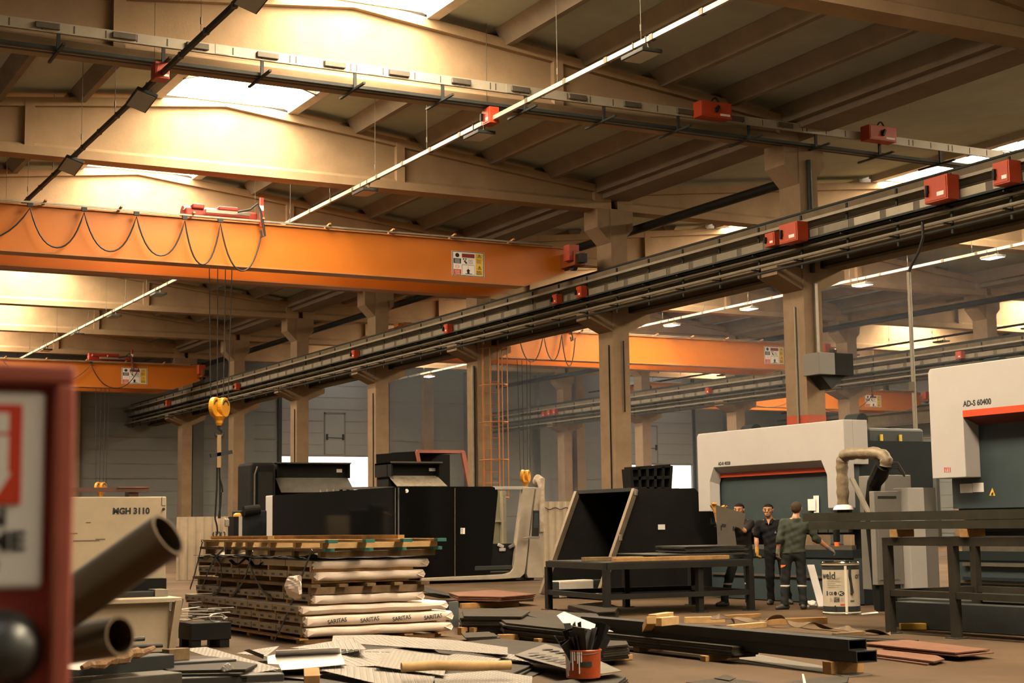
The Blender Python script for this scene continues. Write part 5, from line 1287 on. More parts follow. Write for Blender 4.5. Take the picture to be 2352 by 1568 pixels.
def drum_disc(u, z, ru, rz, m, name, off=.003):
    M = MB(); n = 20; M.add(on_drum([(ru * math.cos(2 * PI * k / n), rz * math.sin(2 * PI * k / n)) for k in range(n)], u, z, off), [tuple(range(n))]); return M.build(name, m, drum)
drum_disc(-.09, .335, .024, .03, INK, 'round_mark'); drum_disc(-.0, .335, .048, .036, INK, 'oval_mark'); drum_text('PC', .05, -.035, .318, SIGNW, 'oval_lettering', bold=.001)
for a, b, z0, z1 in ((-.115, -.03, .205, .212), (-.115, -.03, .27, .277), (-.115, -.108, .205, .277), (-.037, -.03, .205, .277)): drum_patch(a, b, z0, z1, INK, 'box_mark', .004, 3)
drum_text('DB', .055, -.105, .222, INK); drum_disc(.01, .24, .026, .032, GL, 'round_mark'); drum_disc(-.17, .24, .022, .03, GL, 'diamond_mark')
drum_patch(-.02, .05, .15, .175, INKR, 'red_mark'); drum_patch(.14, .21, .2, .23, mat('green_ink', (.06, .12, .06), .6, var=0), 'green_mark')
M = MB(); M.tube(on_drum([(.14, 0), (.135, -.1), (.15, -.2), (.16, -.3), (.165, -.36), (.15, -.38)], 0, dh - .11, .02), [.02, .022, .018, .022, .026, .02], 8); M.build('carry_strap', RUBBER, drum)
MB().tube(on_drum([(-.1, 0), (-.1, .09)], 0, .06, .006), .01, 6).build('dark_mark', INK, drum)
tag(MB().cbox(dc + Vector((-.05, -.05, dh + .012)), (.3, .02, .012), rz=.3).build('welding_rod', GALV), 'bright rod lying across lid of the white drum', 'rod')

# ------------------------------------------------------------------ steel on the floor
def FP(pts, z): return [oz(x, y, z).xy for x, y in pts]
RAW2 = mat('mill_scale_sheet', (0.02856, 0.02312, 0.017), .6, .08, spec=.15, var=.3, scale=3)
sheets(FP([(1057, 1399), (1172, 1393), (1213, 1401), (1195, 1413), (1062, 1412)], .26), 10, .021, 'of the dark pile right of wrapped packages', RAW2, 0, .004, .03, group='floor pile right of packages')
sheets(FP([(1152, 1424), (1210, 1415), (1336, 1437), (1322, 1449), (1160, 1431)], .2), 7, .022, 'of dark pile before the tipped white plate', RAW2, .02, .005, .03, group='floor pile before white plate')
sheets(FP([(1215, 1401), (1372, 1407), (1378, 1415), (1290, 1431), (1215, 1412)], .18), 5, .026, 'of the dark pile behind white plate', RAW2, .02, .006, .03, group='floor pile behind white plate')
sheets(FP([(1305, 1388), (1385, 1380), (1421, 1391), (1415, 1402), (1375, 1404)], .15), 7, .016, 'of the neat pile by near leg of dark workbench', RAW2, 0, .005, .02, group='floor pile by workbench leg')
sheets(FP([(1066, 1452), (1130, 1449), (1147, 1460), (1074, 1463)], .09), 5, .014, 'of the low pile behind bright tread plates', RAW2, 0, .004, .03, group='low floor pile')
sheets(FP([(1072, 1471), (1160, 1464), (1300, 1478), (1345, 1489), (1172, 1502)], .1), 5, .015, 'of dark pile behind perforated plate', RAW2, 0, .004, .05, group='floor pile behind perforated plate')
sheets(FP([(1373, 1471), (1438, 1473), (1443, 1481), (1382, 1487)], .2), 7, .018, 'of the pile right of orange bucket', RAW2, .06, .004, .02, group='floor pile right of bucket')
wood((*oz(1395, 1512, .03).xy, .03), (*oz(1447, 1508, .03).xy, .03), .1, .055, 'timber bearer under the pile right of orange bucket')
m = MB().poly([oz(x, y, z) for x, y, z in ((1279, 1414, .36), (1296, 1405, .38), (1409, 1451, .40), (1368, 1449, .37), (1293, 1431, .36))], .006)
tag(m.build('white_plate', SHEETL), 'white bent plate tipped up among the dark floor piles', 'sheet')
# long narrow sheets beside the square tubes
z = .062
yA = 13.4; yB = oz(1372, 1452, .17).y
for k in range(5):
    dx = rnd.uniform(-.02, .02)
    tag(MB().box(9.72 + dx, 10.03 + dx, yA + rnd.uniform(-.05, .05), yB, z, z + .02).build('steel_strip', RAW2), '%s long flat strip of the pile before the square tubes' % (('bottom',) + tuple('%s from the bottom' % o for o in ORD[1:4]) + ('topmost',))[k], 'strip', 'long strips before square tubes'); z += .0235
for y, lab in ((13.85, 'near'), (16.2, 'far')): wood((9.66, y, .03), (10.1, y, .03), .1, .06, '%s timber bearer under the long flat strips' % lab)
# rectangular tubes
TUBE2 = mat('dark_tube_steel', (.026, .028, .028), .5, .08, spec=.15, var=.2)
yT = oz(1337, 1416, .34).y
rect_tube('lower of two big square tubes lying on floor timbers', 9.88, 10.13, 11.66, yT, .122, .232, TUBE2, .01)
rect_tube('upper of two big square tubes lying on floor timbers', 9.84, 10.06, 11.72, yT + .1, .235, .338, TUBE2, .01)
for y, lab in ((12.0, 'near end'), (yT - 1.2, 'far end')): wood((9.8, y, .06), (10.2, y, .06), .13, .12, '%s timber block under big square tubes' % lab)
for k, (a, b) in enumerate((((1375, 1432), (2070, 1475)), ((1600, 1440), (2100, 1473)))):
    pa, pb = oz(*a, .02), oz(*b, .02)
    tag(MB().beam(Vector((pa.x, pa.y, .02)), Vector((pb.x, pb.y, .02)), .16, .03).build('flat_bar', RAW2), '%s long flat bar on the floor behind big square tubes' % ('left', 'right')[k], 'bar')
# rusty sheets
zz = sheets(FP([(2015, 1490), (2098, 1478), (2165, 1511), (2140, 1517), (2000, 1499)], .05), 2, .018, 'of the rusty pile, lower part at right', RUSTM, 0, .008, .04, group='rusty sheets at right')
sheets(FP([(1985, 1476), (2095, 1469), (2285, 1491), (2205, 1499)], .09), 2, .014, 'of the rusty pile, upper part at right', RUSTM, zz, .012, .05, group='rusty sheets at right')
# timbers
def ptimber(x0, y0, x1, y1, wd, ht, label, m=WOODL, z=None, z1=None):
    h = ht / 2 if z is None else z
    a, b = oz(x0, y0, h), oz(x1, y1, h if z1 is None else z1); a.z = h; b.z = h if z1 is None else z1
    return wood(a, b, wd, ht, label, m)
ptimber(1573, 1424, 1664, 1422, .09, .09, 'pale timber left under the brown webbing sling', WOODL)
ptimber(1762, 1428, 1898, 1424, .09, .09, 'orange timber right under the brown webbing sling', WOOD)
ptimber(1675, 1441, 1755, 1434, .1, .07, 'short timber behind middle of big square tubes', WOODL)
ptimber(1916, 1459, 1983, 1454, .08, .06, 'short timber behind right end of big square tubes', WOODD)
ptimber(1478, 1456, 1496, 1424, .1, .08, 'pale block leaning against the big square tubes', WOODL, .14, .42)
ptimber(1498, 1420, 1538, 1414, .1, .09, 'rear pale block on big square tubes', WOODL, .385)
ptimber(1512, 1428, 1552, 1424, .09, .09, 'front pale block on big square tubes', WOODL, .385)
ptimber(1058, 1391, 1190, 1386, .09, .09, 'long timber on floor between packages and workbench', WOOD)
ptimber(1143, 1464, 1192, 1463, .1, .08, 'timber block behind bright tread plates', WOOD)
ptimber(1231, 1473, 1260, 1471, .1, .07, 'small timber block left of perforated plate', WOOD)
ptimber(1055, 1449, 1070, 1448, .09, .1, 'small timber end beside grey bracket', WOOD)
ptimber(1083, 1449, 1106, 1447, .09, .1, 'small timber end in front of dark pile', WOOD)
ptimber(1105, 1452, 1119, 1451, .07, .06, 'tiny timber end in front of dark pile', WOODL)
ptimber(1640, 1418, 1745, 1413, .07, .06, 'thin timber behind the brown webbing sling', WOOD)
tag(MB().cbox(oz(2097, 1446) + Vector((0, 0, .045)), (.34, .12, .085), rz=-.55).build('yellow_block', YELLOW, bevel=.01), 'yellow block on the floor under rack table', 'block')
tag(MB().cbox(oz(1046, 1440) + Vector((0, .1, .18)), (.16, .1, .36)).build('grey_bracket', mat('bracket_grey', (.07, .08, .08), .6)), 'dark grey upright piece against right end of packages', 'bracket')
# webbing sling lying in waves
pts = [(1632, 1418, .1), (1655, 1414, .15), (1680, 1420, .06), (1690, 1430, .02), (1675, 1416, .12), (1720, 1424, .1), (1755, 1429, .04), (1770, 1416, .15), (1800, 1414, .17), (1808, 1428, .06), (1835, 1437, .02), (1865, 1426, .12), (1885, 1437, .05), (1915, 1444, .03), (1945, 1440, .09), (1965, 1450, .03), (2000, 1446, .07), (2030, 1453, .02), (2046, 1455, .015)]
P = [Vector((*oz(x, y, z).xy, z)) for x, y, z in pts]
for _ in range(2):
    N = [P[0]]
    for a, b in zip(P[:-1], P[1:]): N += [a * .75 + b * .25, a * .25 + b * .75]
    P = N + [P[-1]]
m = MB(); G_ = []
for i, p in enumerate(P):
    s = Vector((.62, .78, 0)) * .075 + Vector((0, 0, .03 * math.sin(i * .35))); G_.append([p - s, p - s * .3, p + s * .3, p + s])
m.grid(G_, .008); tag(m.build('webbing_sling', SLING, smooth=True), 'brown webbing sling lying in waves on floor before the men', 'sling')
# flat plates and thin scrap near the bottom edge
def flat(pts, z, th, label, m, name='steel_plate', cat='plate', tread=False):
    """a single plate: pts are (px, py[, z])"""
    V = []
    for p in pts:
        zz = p[2] if len(p) > 2 else z; q = oz(p[0], p[1], zz); V.append(Vector((q.x, q.y, zz)))
    n = Vector((0, 0, 0))
    for i in range(len(V)): n += V[i].cross(V[(i + 1) % len(V)])
    if n.z < 0: V = V[::-1]
    mb = MB().poly(V, th, (0, 0, -th))
    a = (V[1] - V[0]); an = math.atan2(a.y, a.x)
    o = mb.build(name, m, uvscale=(lambda c: ((c.x * math.cos(an) + c.y * math.sin(an)) * 1.0, (-c.x * math.sin(an) + c.y * math.cos(an)) * 1.0)) if tread else None)
    return tag(o, label, cat)
flat([(1655, 1506), (1730, 1500), (2004, 1549), (1950, 1554)], .006, .005, 'flat grey strip lying on floor in front of square tubes', SHEETT)
flat([(1575, 1566), (1640, 1558), (1700, 1560), (1760, 1568), (1690, 1580)], .01, .005, 'thin dark scrap plate at the bottom edge, centre right', RAW2)
flat([(1640, 1556), (1668, 1548), (1690, 1556), (1675, 1562)], .02, .004, 'small jagged scrap plate above thin dark scrap', RAW2)
flat([(1770, 1572), (1870, 1556), (1950, 1552), (1945, 1566), (1850, 1580)], .05, .02, 'dark folded strip at the bottom edge below square tubes', RAW2)
flat([(1845, 1568), (1842, 1547), (1846, 1547), (1852, 1570)], .06, .004, 'pale sliver of metal at the bottom edge below tubes', SHEETL)
sheets(FP([(1230, 1568), (1420, 1545), (1442, 1552), (1400, 1580), (1240, 1590)], .08), 4, .014, 'of the pile along bottom edge below orange bucket', RAW2, 0, .005, .03, group='pile at the bottom edge')
# perforated plate
pp = thing('perforated_plate', 'grey plate with two rows of oval holes behind orange bucket', 'plate', (*oz(1300, 1520).xy, 0))
V = [oz(x, y, .16 if y < 1500 else .13) for x, y in ((1182, 1503), (1253, 1478), (1305, 1493), (1340, 1500), (1428, 1540), (1335, 1553), (1300, 1535))]
n = Vector((0, 0, 0))
for i in range(len(V)): n += V[i].cross(V[(i + 1) % len(V)])
if n.z < 0: V = V[::-1]
MB().poly(V, .006, (0, 0, -.006)).build('plate', SHEETT, pp)
for k in range(11):
    px_, py_ = ((1258 + 15 * k, 1491 + 3.6 * k) if k < 5 else (1226 + 14.5 * (k - 5), 1500 + 3.6 * (k - 5)))
    q = oz(px_, py_, .158)
    MB().poly([q + Vector((.06 * math.cos(t) - .0 * math.sin(t), .052 * math.sin(t), .004)) for t in np.linspace(0, 2 * PI, 14, endpoint=False)], .003).build('oval_hole', INK, pp)
# bright tread plates heaped in the foreground
sheets(FP([(520, 1545), (700, 1488), (1080, 1478), (1230, 1530), (1100, 1590), (600, 1600)], .05), 3, .015, 'of dark layer under the bright tread plates', RAW2, 0, .01, .08, group='dark layer under tread plates')
TP = [([(765, 1459, .26), (870, 1457, .26), (1050, 1470, .22), (1166, 1486, .16), (1166, 1503, .14), (980, 1489, .2), (762, 1474, .24)], 'long bright tread plate at the back of heap'),
      ([(985, 1481, .16), (1000, 1477, .16), (1312, 1521, .1), (1300, 1534, .08)], 'narrow tread strip running to the orange bucket'),
      ([(668, 1487, .2), (811, 1464, .27), (842, 1490, .24), (782, 1501, .18)], 'bright tread plate corner pointing up at left of heap'),
      ([(700, 1506, .16), (790, 1494, .2), (985, 1484, .19), (1010, 1500, .15), (800, 1515, .14)], 'wide tread plate under the pointing corner plate'),
      ([(420, 1489, .2), (474, 1485, .22), (646, 1535, .16), (589, 1544, .13)], 'brownish tread plate sliding down left side of heap'),
      ([(543, 1500, .16), (590, 1490, .18), (642, 1483, .2), (612, 1507, .15)], 'striped tread plate between brownish plate and folded sheet'),
      ([(859, 1528, .17), (902, 1492, .21), (1032, 1505, .17), (1020, 1551, .12)], 'square tread plate at centre of heap under the wooden stick'),
      ([(770, 1512, .15), (900, 1500, .17), (905, 1528, .14), (800, 1530, .12)], 'tread plate partly hidden beneath square tread plate'),
      ([(716, 1533, .14), (727, 1523, .15), (872, 1534, .13), (1000, 1550, .11), (990, 1580, .09), (860, 1568, .1)], 'long tread plate along the bottom edge of photo'),
      ([(996, 1549, .1), (1134, 1539, .1), (1223, 1553, .08), (1220, 1580, .06), (1000, 1585, .08)], 'tread plate at bottom edge below wooden stick'),
      ([(960, 1520, .13), (1050, 1500, .15), (1150, 1512, .12), (1120, 1530, .1)], 'dull tread plate between stick and narrow strip')]
for i, (p, lab) in enumerate(TP): flat(p, 0, .005, lab, TREAD, 'tread_plate', 'plate', True)
flat([(614, 1506, .18), (645, 1500, .2), (655, 1526, .15), (615, 1524, .14)], 0, .004, 'small smooth white sheet left of the folded sheet', SHEETL)
fs = thing('folded_sheet', 'smooth bright sheet with folded upper edge, in front of heap', 'sheet', (*oz(710, 1530).xy, 0))
q = [oz(x, y, z) for x, y, z in ((632, 1507, .22), (783, 1500, .22), (793, 1525, .17), (647, 1539, .15))]; up = [oz(x, y, z) for x, y, z in ((634, 1494, .285), (781, 1487, .285))]
MB().poly([q[3], q[2], q[1], q[0]], .004).build('face', SHEETL, fs); MB().poly([q[0], q[1], up[1], up[0]], .004).build('folded_edge', SHEETL, fs)
MB().poly([oz(647, 1539, .15), oz(722, 1535, .16), oz(715, 1547, .1), oz(652, 1549, .09)][::-1], .004).build('lower_lip', SHEETT, fs)
flat([(609, 1550, .1), (650, 1543, .11), (762, 1541, .11), (705, 1560, .08)], 0, .004, 'grey scrap sheet under the folded sheet', SHEETT)
flat([(560, 1493, .2), (572, 1490, .26), (606, 1503, .24), (605, 1512, .18)], 0, .004, 'small grey offcut standing behind the brownish tread plate', SHEETT)
a, b = oz(922, 1532, .22), oz(1173, 1527, .2)
tag(MB().tube([a, lerp(a, b, .3) + Vector((0, 0, .012)), lerp(a, b, .65), b], [.042, .045, .046, .043], 12).build('wooden_stick', WOODL, smooth=True), 'round wooden stick lying across bright tread plates', 'stick')
a = oz(716, 1556, .12); tag(MB().cbox(a, (.14, .34, .11), rz=-.35, rx=.12).build('timber_block', WOOD, bevel=.005), 'orange timber block at bottom edge before tread plates', 'timber')
# orange bucket of scrap
bc = oz(1340, 1555, .14); bk = thing('paint_bucket', 'orange paint bucket with white drips, full of dark scrap', 'bucket', bc)
br, bh = .155, .235
MB().lathe([(br * .93, 0), (br * .95, .01), (br, bh - .02), (br + .01, bh), (br + .004, bh + .006), (br - .008, bh), (br - .015, bh - .05), (br * .9 - .01, .01)], bc, 28).build('pail', mat('bucket_orange', (0.375, 0.06375, 0.0135), .4, var=.15, scale=14), bk, smooth=True)
for i in range(9):
    th = math.atan2(-bc.y, -bc.x) + (-1.1 + .13 * i + rnd.uniform(-.04, .04)) ; l = rnd.uniform(.06, .2)
    ct, s_ = math.cos(th), math.sin(th)
    MB().tube([bc + Vector(((br + .003) * ct, (br + .003) * s_, bh - .005)), bc + Vector(((br + .002) * ct, (br + .002) * s_, bh - .02 - l))], [rnd.uniform(.004, .008), .005], 6).build('paint_drip', SIGNW, bk)
th = math.atan2(-bc.y, -bc.x)
MB().add([bc + Vector((r * math.cos(th + u), r * math.sin(th + u), z)) for z in (.1, .145) for u in np.linspace(-.3, .5, 9) for r in (br + .002,)], [(k, k + 1, k + 10, k + 9) for k in range(8)]).build('dark_label', DARKST, bk)
hd = [bc + Vector((br * math.cos(th + 1.57) * math.cos(t) , br * math.sin(th + 1.57) * math.cos(t), bh)) + Vector((math.cos(th), math.sin(th), 0)) * .16 * math.sin(t) + Vector((0, 0, -.03 * math.sin(t))) for t in np.linspace(0, PI, 16)]
MB().tube(hd, .004, 5).build('wire_handle', GALV, bk)
for i in range(26):
    an = rnd.uniform(0, 2 * PI); rr = rnd.uniform(.0, .1); b0 = bc + Vector((rr * math.cos(an), rr * math.sin(an), .1)); L = rnd.uniform(.24, .4)
    d = Vector((math.cos(an) * rnd.uniform(.15, .75), math.sin(an) * rnd.uniform(.15, .75), 1)).normalized()
    tag(MB().beam(b0, b0 + d * L, rnd.uniform(.04, .13), .006, rnd.uniform(0, 3)).build('metal_offcut', (MATTEK, RAWST, MATTEK, DARKST)[i % 4]), 'dark metal offcut sticking up out of the orange bucket', 'scrap', 'offcuts in the orange bucket')
# dark sections and odds and ends at lower left
a, b = oz(-30, 1590, .2), oz(396, 1550, .2)
def lowbox(x0, y0, x1, y1, z, wd, ht, label, m, cat='profile', name='steel_profile'):
    a, b = oz(x0, y0, z), oz(x1, y1, z); a.z = b.z = z; return tag(MB().beam(a, b, wd, ht).build(name, m, bevel=.01), label, cat)
lowbox(-60, 1600, 396, 1562, .13, .36, .16, 'front dark steel channel at lower left, before fire cabinet', mat('channel_dark', (.06, .055, .045), .5, .08, spec=.15, var=.25))
lowbox(-60, 1560, 382, 1525, .2, .3, .2, 'rear dark steel channel at lower left, under the bark strip', DARKST)
flat([(60, 1530, .32), (165, 1514, .34), (270, 1508, .34), (300, 1518, .33), (180, 1538, .32)], 0, .006, 'pale sheet under bark strip at lower left', SHEETL)
a, b = oz(188, 1533, .34), oz(352, 1490, .42)
m = MB(); N = 12; pts = [lerp(a, b, i / N) + Vector((.012 * math.sin(i * 2.3), 0, .012 * math.sin(i * 1.7))) for i in range(N + 1)]
m.tube(pts, [.015 + .04 * math.sin(PI * min(1, (i + .6) / (N + 1))) * (1 + .25 * math.sin(i * 2.9)) for i in range(N + 1)], 8)
tag(m.build('bark_strip', mat('bark', (0.1955, 0.1105, 0.051), .9, var=.5, scale=18, bump=.6, bscale=30)), 'splintered strip of bark wood lying at lower left', 'wood')
for i, (x0, y0, x1, y1) in enumerate(((230, 1472, 331, 1466), (240, 1488, 373, 1481))):
    a, b = oz(x0, y0, .5 - .06 * i), oz(x1, y1, .5 - .06 * i); tag(MB().tube([a, b], .022, 10).build('steel_rod', RAWST), '%s dark rod end before the cream shear table' % ('upper', 'lower')[i], 'rod')
sheets(FP([(240, 1480), (318, 1476), (340, 1484), (260, 1490)], .44), 3, .012, 'of small pile between two dark rods', SHEETT, .38, .004, .03)
ptimber(380, 1504, 428, 1500, .12, .11, 'old timber block left of brownish tread plate', WOODD, .26)
sheets(FP([(330, 1510), (480, 1500), (590, 1520), (560, 1532), (385, 1535)], .2), 4, .02, 'of dark pile under brownish tread plate', RAW2, .08, .006, .06, group='dark pile at lower left')
lowbox(380, 1535, 534, 1526, .14, .24, .13, 'dark hollow section end left of the tread plates', mat('section_dark', (.035, .033, .03), .5, .3))
lowbox(385, 1568, 640, 1556, .07, .5, .12, 'dark flat section along bottom edge left of timber block', mat('section_dark', (.035, .033, .03), .5, .3))
crumple('crumpled_foil', oz(520, 1533, .2), (.06, .05, .05), SHEETL, 'small crumpled foil ball at end of the dark section', 'foil', 9)
# sheets lying between packages and laser cutter
sheets(FP([(1030, 1358), (1135, 1352), (1228, 1362), (1150, 1368), (1050, 1366)], .22), 3, .02, 'of the rusty pile on floor in front of laser cutter', RUSTM, .12, .012, .04, group='rusty sheets before laser cutter')
tag(MB().poly([oz(x, y, .12) for x, y in ((1052, 1370), (1225, 1366), (1150, 1360), (1050, 1362))], .12, (0, 0, -.12)).build('dark_pallet', BLACKP), 'black base carrying rusty sheets before laser cutter', 'base')
for i in range(3):
    a, b = oz(968 + 6 * i, 1350 + 6 * i, .12 + .05 * i), oz(1030 + 3 * i, 1368 + 2 * i, .05)
    tag(MB().beam(a, b, .3, .01).build('leaning_strip', DARKST), '%s dark strip leaning beside right end of packages' % ORD[i], 'strip')
tag(crumple('white_scrap', oz(1864, 1388, .07), (.14, .1, .07), WHITEP, 'white crumpled scrap on floor behind the feet of right man', 'scrap', 3), None, None)
flat([(1975, 1408), (2015, 1404), (2018, 1407), (1980, 1411)], .006, .003, 'white paper strip on floor right of drum', WHITEP, 'paper_strip', 'paper')
# ------------------------------------------------------------------ people: one smooth surface per body, grown from joints
def surface(prims, h=.008, cut=None, noise=None):
    """prims: (a, b, ra, rb, k) tapered capsules in metres; returns vertices and quads of their smooth union"""
    A_ = np.array([p[0] for p in prims], float); B_ = np.array([p[1] for p in prims], float); rm = max(max(p[2], p[3]) for p in prims)
    lo = np.minimum(A_, B_).min(0) - rm - .03; hi = np.maximum(A_, B_).max(0) + rm + .03
    n = np.ceil((hi - lo) / h).astype(int) + 1
    F = np.full(n, .5, np.float32)
    ax = [lo[i] + h * np.arange(n[i]) for i in range(3)]
    for a, b, ra, rb, k in prims:
        a = np.array(a, float); b = np.array(b, float); m = max(ra, rb) + .045
        s = [slice(max(0, int((min(a[i], b[i]) - m - lo[i]) / h)), min(n[i], int((max(a[i], b[i]) + m - lo[i]) / h) + 2)) for i in range(3)]
        X, Y, Z = np.meshgrid(ax[0][s[0]], ax[1][s[1]], ax[2][s[2]], indexing='ij')
        d = b - a; L = float(d @ d) + 1e-12
        t = np.clip(((X - a[0]) * d[0] + (Y - a[1]) * d[1] + (Z - a[2]) * d[2]) / L, 0, 1)
        D = np.sqrt((X - a[0] - t * d[0]) ** 2 + (Y - a[1] - t * d[1]) ** 2 + (Z - a[2] - t * d[2]) ** 2) - (ra + (rb - ra) * t)
        f = F[s[0], s[1], s[2]]
        hh = np.clip(.5 + .5 * (f - D) / k, 0, 1)
        F[s[0], s[1], s[2]] = f * (1 - hh) + D * hh - k * hh * (1 - hh)
    if noise or cut:
        X, Y, Z = np.meshgrid(*ax, indexing='ij')
        if noise: F = F + noise(X, Y, Z)
        if cut: F = np.maximum(F, cut(X, Y, Z))
    ins = F < 0; c = [slice(0, -1), slice(1, None)]
    cnt = np.zeros(np.array(F.shape) - 1, int); pos = np.zeros(tuple(np.array(F.shape) - 1) + (3,))
    for axis in range(3):
        o = [i for i in range(3) if i != axis]
        for p in (0, 1):
            for q in (0, 1):
                s0 = [None] * 3; s1 = [None] * 3; s0[axis] = c[0]; s1[axis] = c[1]; s0[o[0]] = s1[o[0]] = c[p]; s0[o[1]] = s1[o[1]] = c[q]
                f0 = F[tuple(s0)]; f1 = F[tuple(s1)]; m = (f0 < 0) != (f1 < 0)
                t = np.where(m, f0 / np.where(m, f0 - f1, 1), 0)
                cnt += m; pos[..., axis] += np.where(m, t, 0); pos[..., o[0]] += m * p; pos[..., o[1]] += m * q
    act = cnt > 0; idx = -np.ones(act.shape, int); idx[act] = np.arange(act.sum())
    ijk = np.argwhere(act); V = lo + h * (ijk + pos[act] / cnt[act][:, None])
    Q = []
    for axis in range(3):
        o = [(axis + 1) % 3, (axis + 2) % 3]
        s0 = [slice(1, -1)] * 3; s1 = [slice(1, -1)] * 3; s0[axis] = slice(0, -1); s1[axis] = slice(1, None)
        a = ins[tuple(s0)]; b = ins[tuple(s1)]
        for flip, m in ((False, a & ~b), (True, ~a & b)):
            w = np.argwhere(m) + 1; w[:, axis] -= 1
            if not len(w): continue
            e0 = np.zeros(3, int); e0[o[0]] = 1; e1 = np.zeros(3, int); e1[o[1]] = 1
            q = np.stack([idx[tuple((w - e0 - e1).T)], idx[tuple((w - e1).T)], idx[tuple(w.T)], idx[tuple((w - e0).T)]], 1)
            Q.append(q[:, ::-1] if flip else q)
    Q = np.concatenate(Q); Q = Q[(Q >= 0).all(1)]
    return V, Q
def skin_mesh(name, prims, m, parent, frame, h=.008, cut=None, noise=None):
    V, Q = surface(prims, h, cut, noise)
    B, Rv, Dv = frame; inv = world_of(parent).inverted()
    # figure axes (u, d, z) are left handed against world, so the faces turn over
    P = [tuple(inv @ (B + Rv * v[0] + Dv * v[1] + Vector((0, 0, v[2])))) for v in V]
    me = bpy.data.meshes.new(name); hand = Rv.cross(Dv).z
    me.from_pydata(P, [], [tuple(int(i) for i in (q if hand > 0 else q[::-1])) for q in Q]); me.update(); me.materials.append(m)
    for p in me.polygons: p.use_smooth = True
    o = bpy.data.objects.new(name, me); COL.objects.link(o); o.parent = parent
    return o
V3 = lambda *p: np.array(p, float)
def unit(v): v = np.array(v, float); return v / np.linalg.norm(v)
def hand_prims(w, h, n, curl=.5, side=1, grow=0.0):
    """w wrist, h towards the knuckles, n out of the back of the hand; side +1 puts the thumb at h x n"""
    h = unit(h); n = unit(n - h * (n @ h)); t = np.cross(h, n) * side; P = []; g = grow
    kn = w + h * .085
    for s in (-.03, -.01, .01, .03): P.append((w + h * .015 + t * s * .7, kn + t * s, .016 + g, .013 + g, .012))
    for i, (s, L) in enumerate(((.031, .075), (.0105, .085), (-.0105, .08), (-.031, .062))):
        p = kn + t * s; a = curl * .55 + .07 * i
        for j, f in enumerate((.45, .32, .23)):
            dr_ = unit(h * math.cos(a) - n * math.sin(a) + t * s * .8); q = p + dr_ * L * f
            P.append((p, q, .0098 - .0007 * j + g, .0092 - .0009 * j + g, .004)); p = q; a += curl * (.75 + .1 * j)
    p = w + h * .025 + t * .028
    for L, k in ((.042, .75), (.034, .45), (.026, .25)):
        dr_ = unit(h * .75 + t * k - n * (.35 + .3 * curl)); q = p + dr_ * L; P.append((p, q, .0125 + g, .0105 + g, .005)); p = q
    return P
def head_prims(c, f, up=V3(0, 0, 1)):
    """c centre of the skull; f where the face looks"""
    f = unit(f - up * (f @ up)); r = np.cross(f, up); H = lambda a, b, e: c + f * a + r * b + up * e
    P = [(H(-.022, 0, .03), H(.012, 0, .035), .083, .078, .03), (H(.02, 0, -.03), H(.035, 0, -.072), .062, .043, .03), (H(.045, 0, -.088), H(.055, 0, -.09), .027, .024, .02),
         (H(.02, -.03, -.03), H(.04, -.018, -.075), .04, .03, .02), (H(.02, .03, -.03), H(.04, .018, -.075), .04, .03, .02),
         (H(.085, 0, .005), H(.105, 0, -.026), .011, .0145, .012), (H(.098, -.010, -.031), H(.098, .010, -.031), .009, .009, .008),
         (H(.078, -.035, .022), H(.078, .035, .022), .014, .014, .012), (H(.076, -.02, -.058), H(.076, .02, -.058), .011, .011, .008), (H(.074, -.017, -.068), H(.074, .017, -.068), .010, .010, .006),
         (H(.055, -.045, -.018), H(.06, -.04, -.02), .02, .018, .015), (H(.055, .045, -.018), H(.06, .04, -.02), .02, .018, .015)]
    for s in (-1, 1): P += [(H(-.012, s * .082, .012), H(-.016, s * .086, -.022), .015, .010, .008), (H(-.02, s * .088, .022), H(-.022, s * .09, 0), .011, .010, .006)]
    return P, H
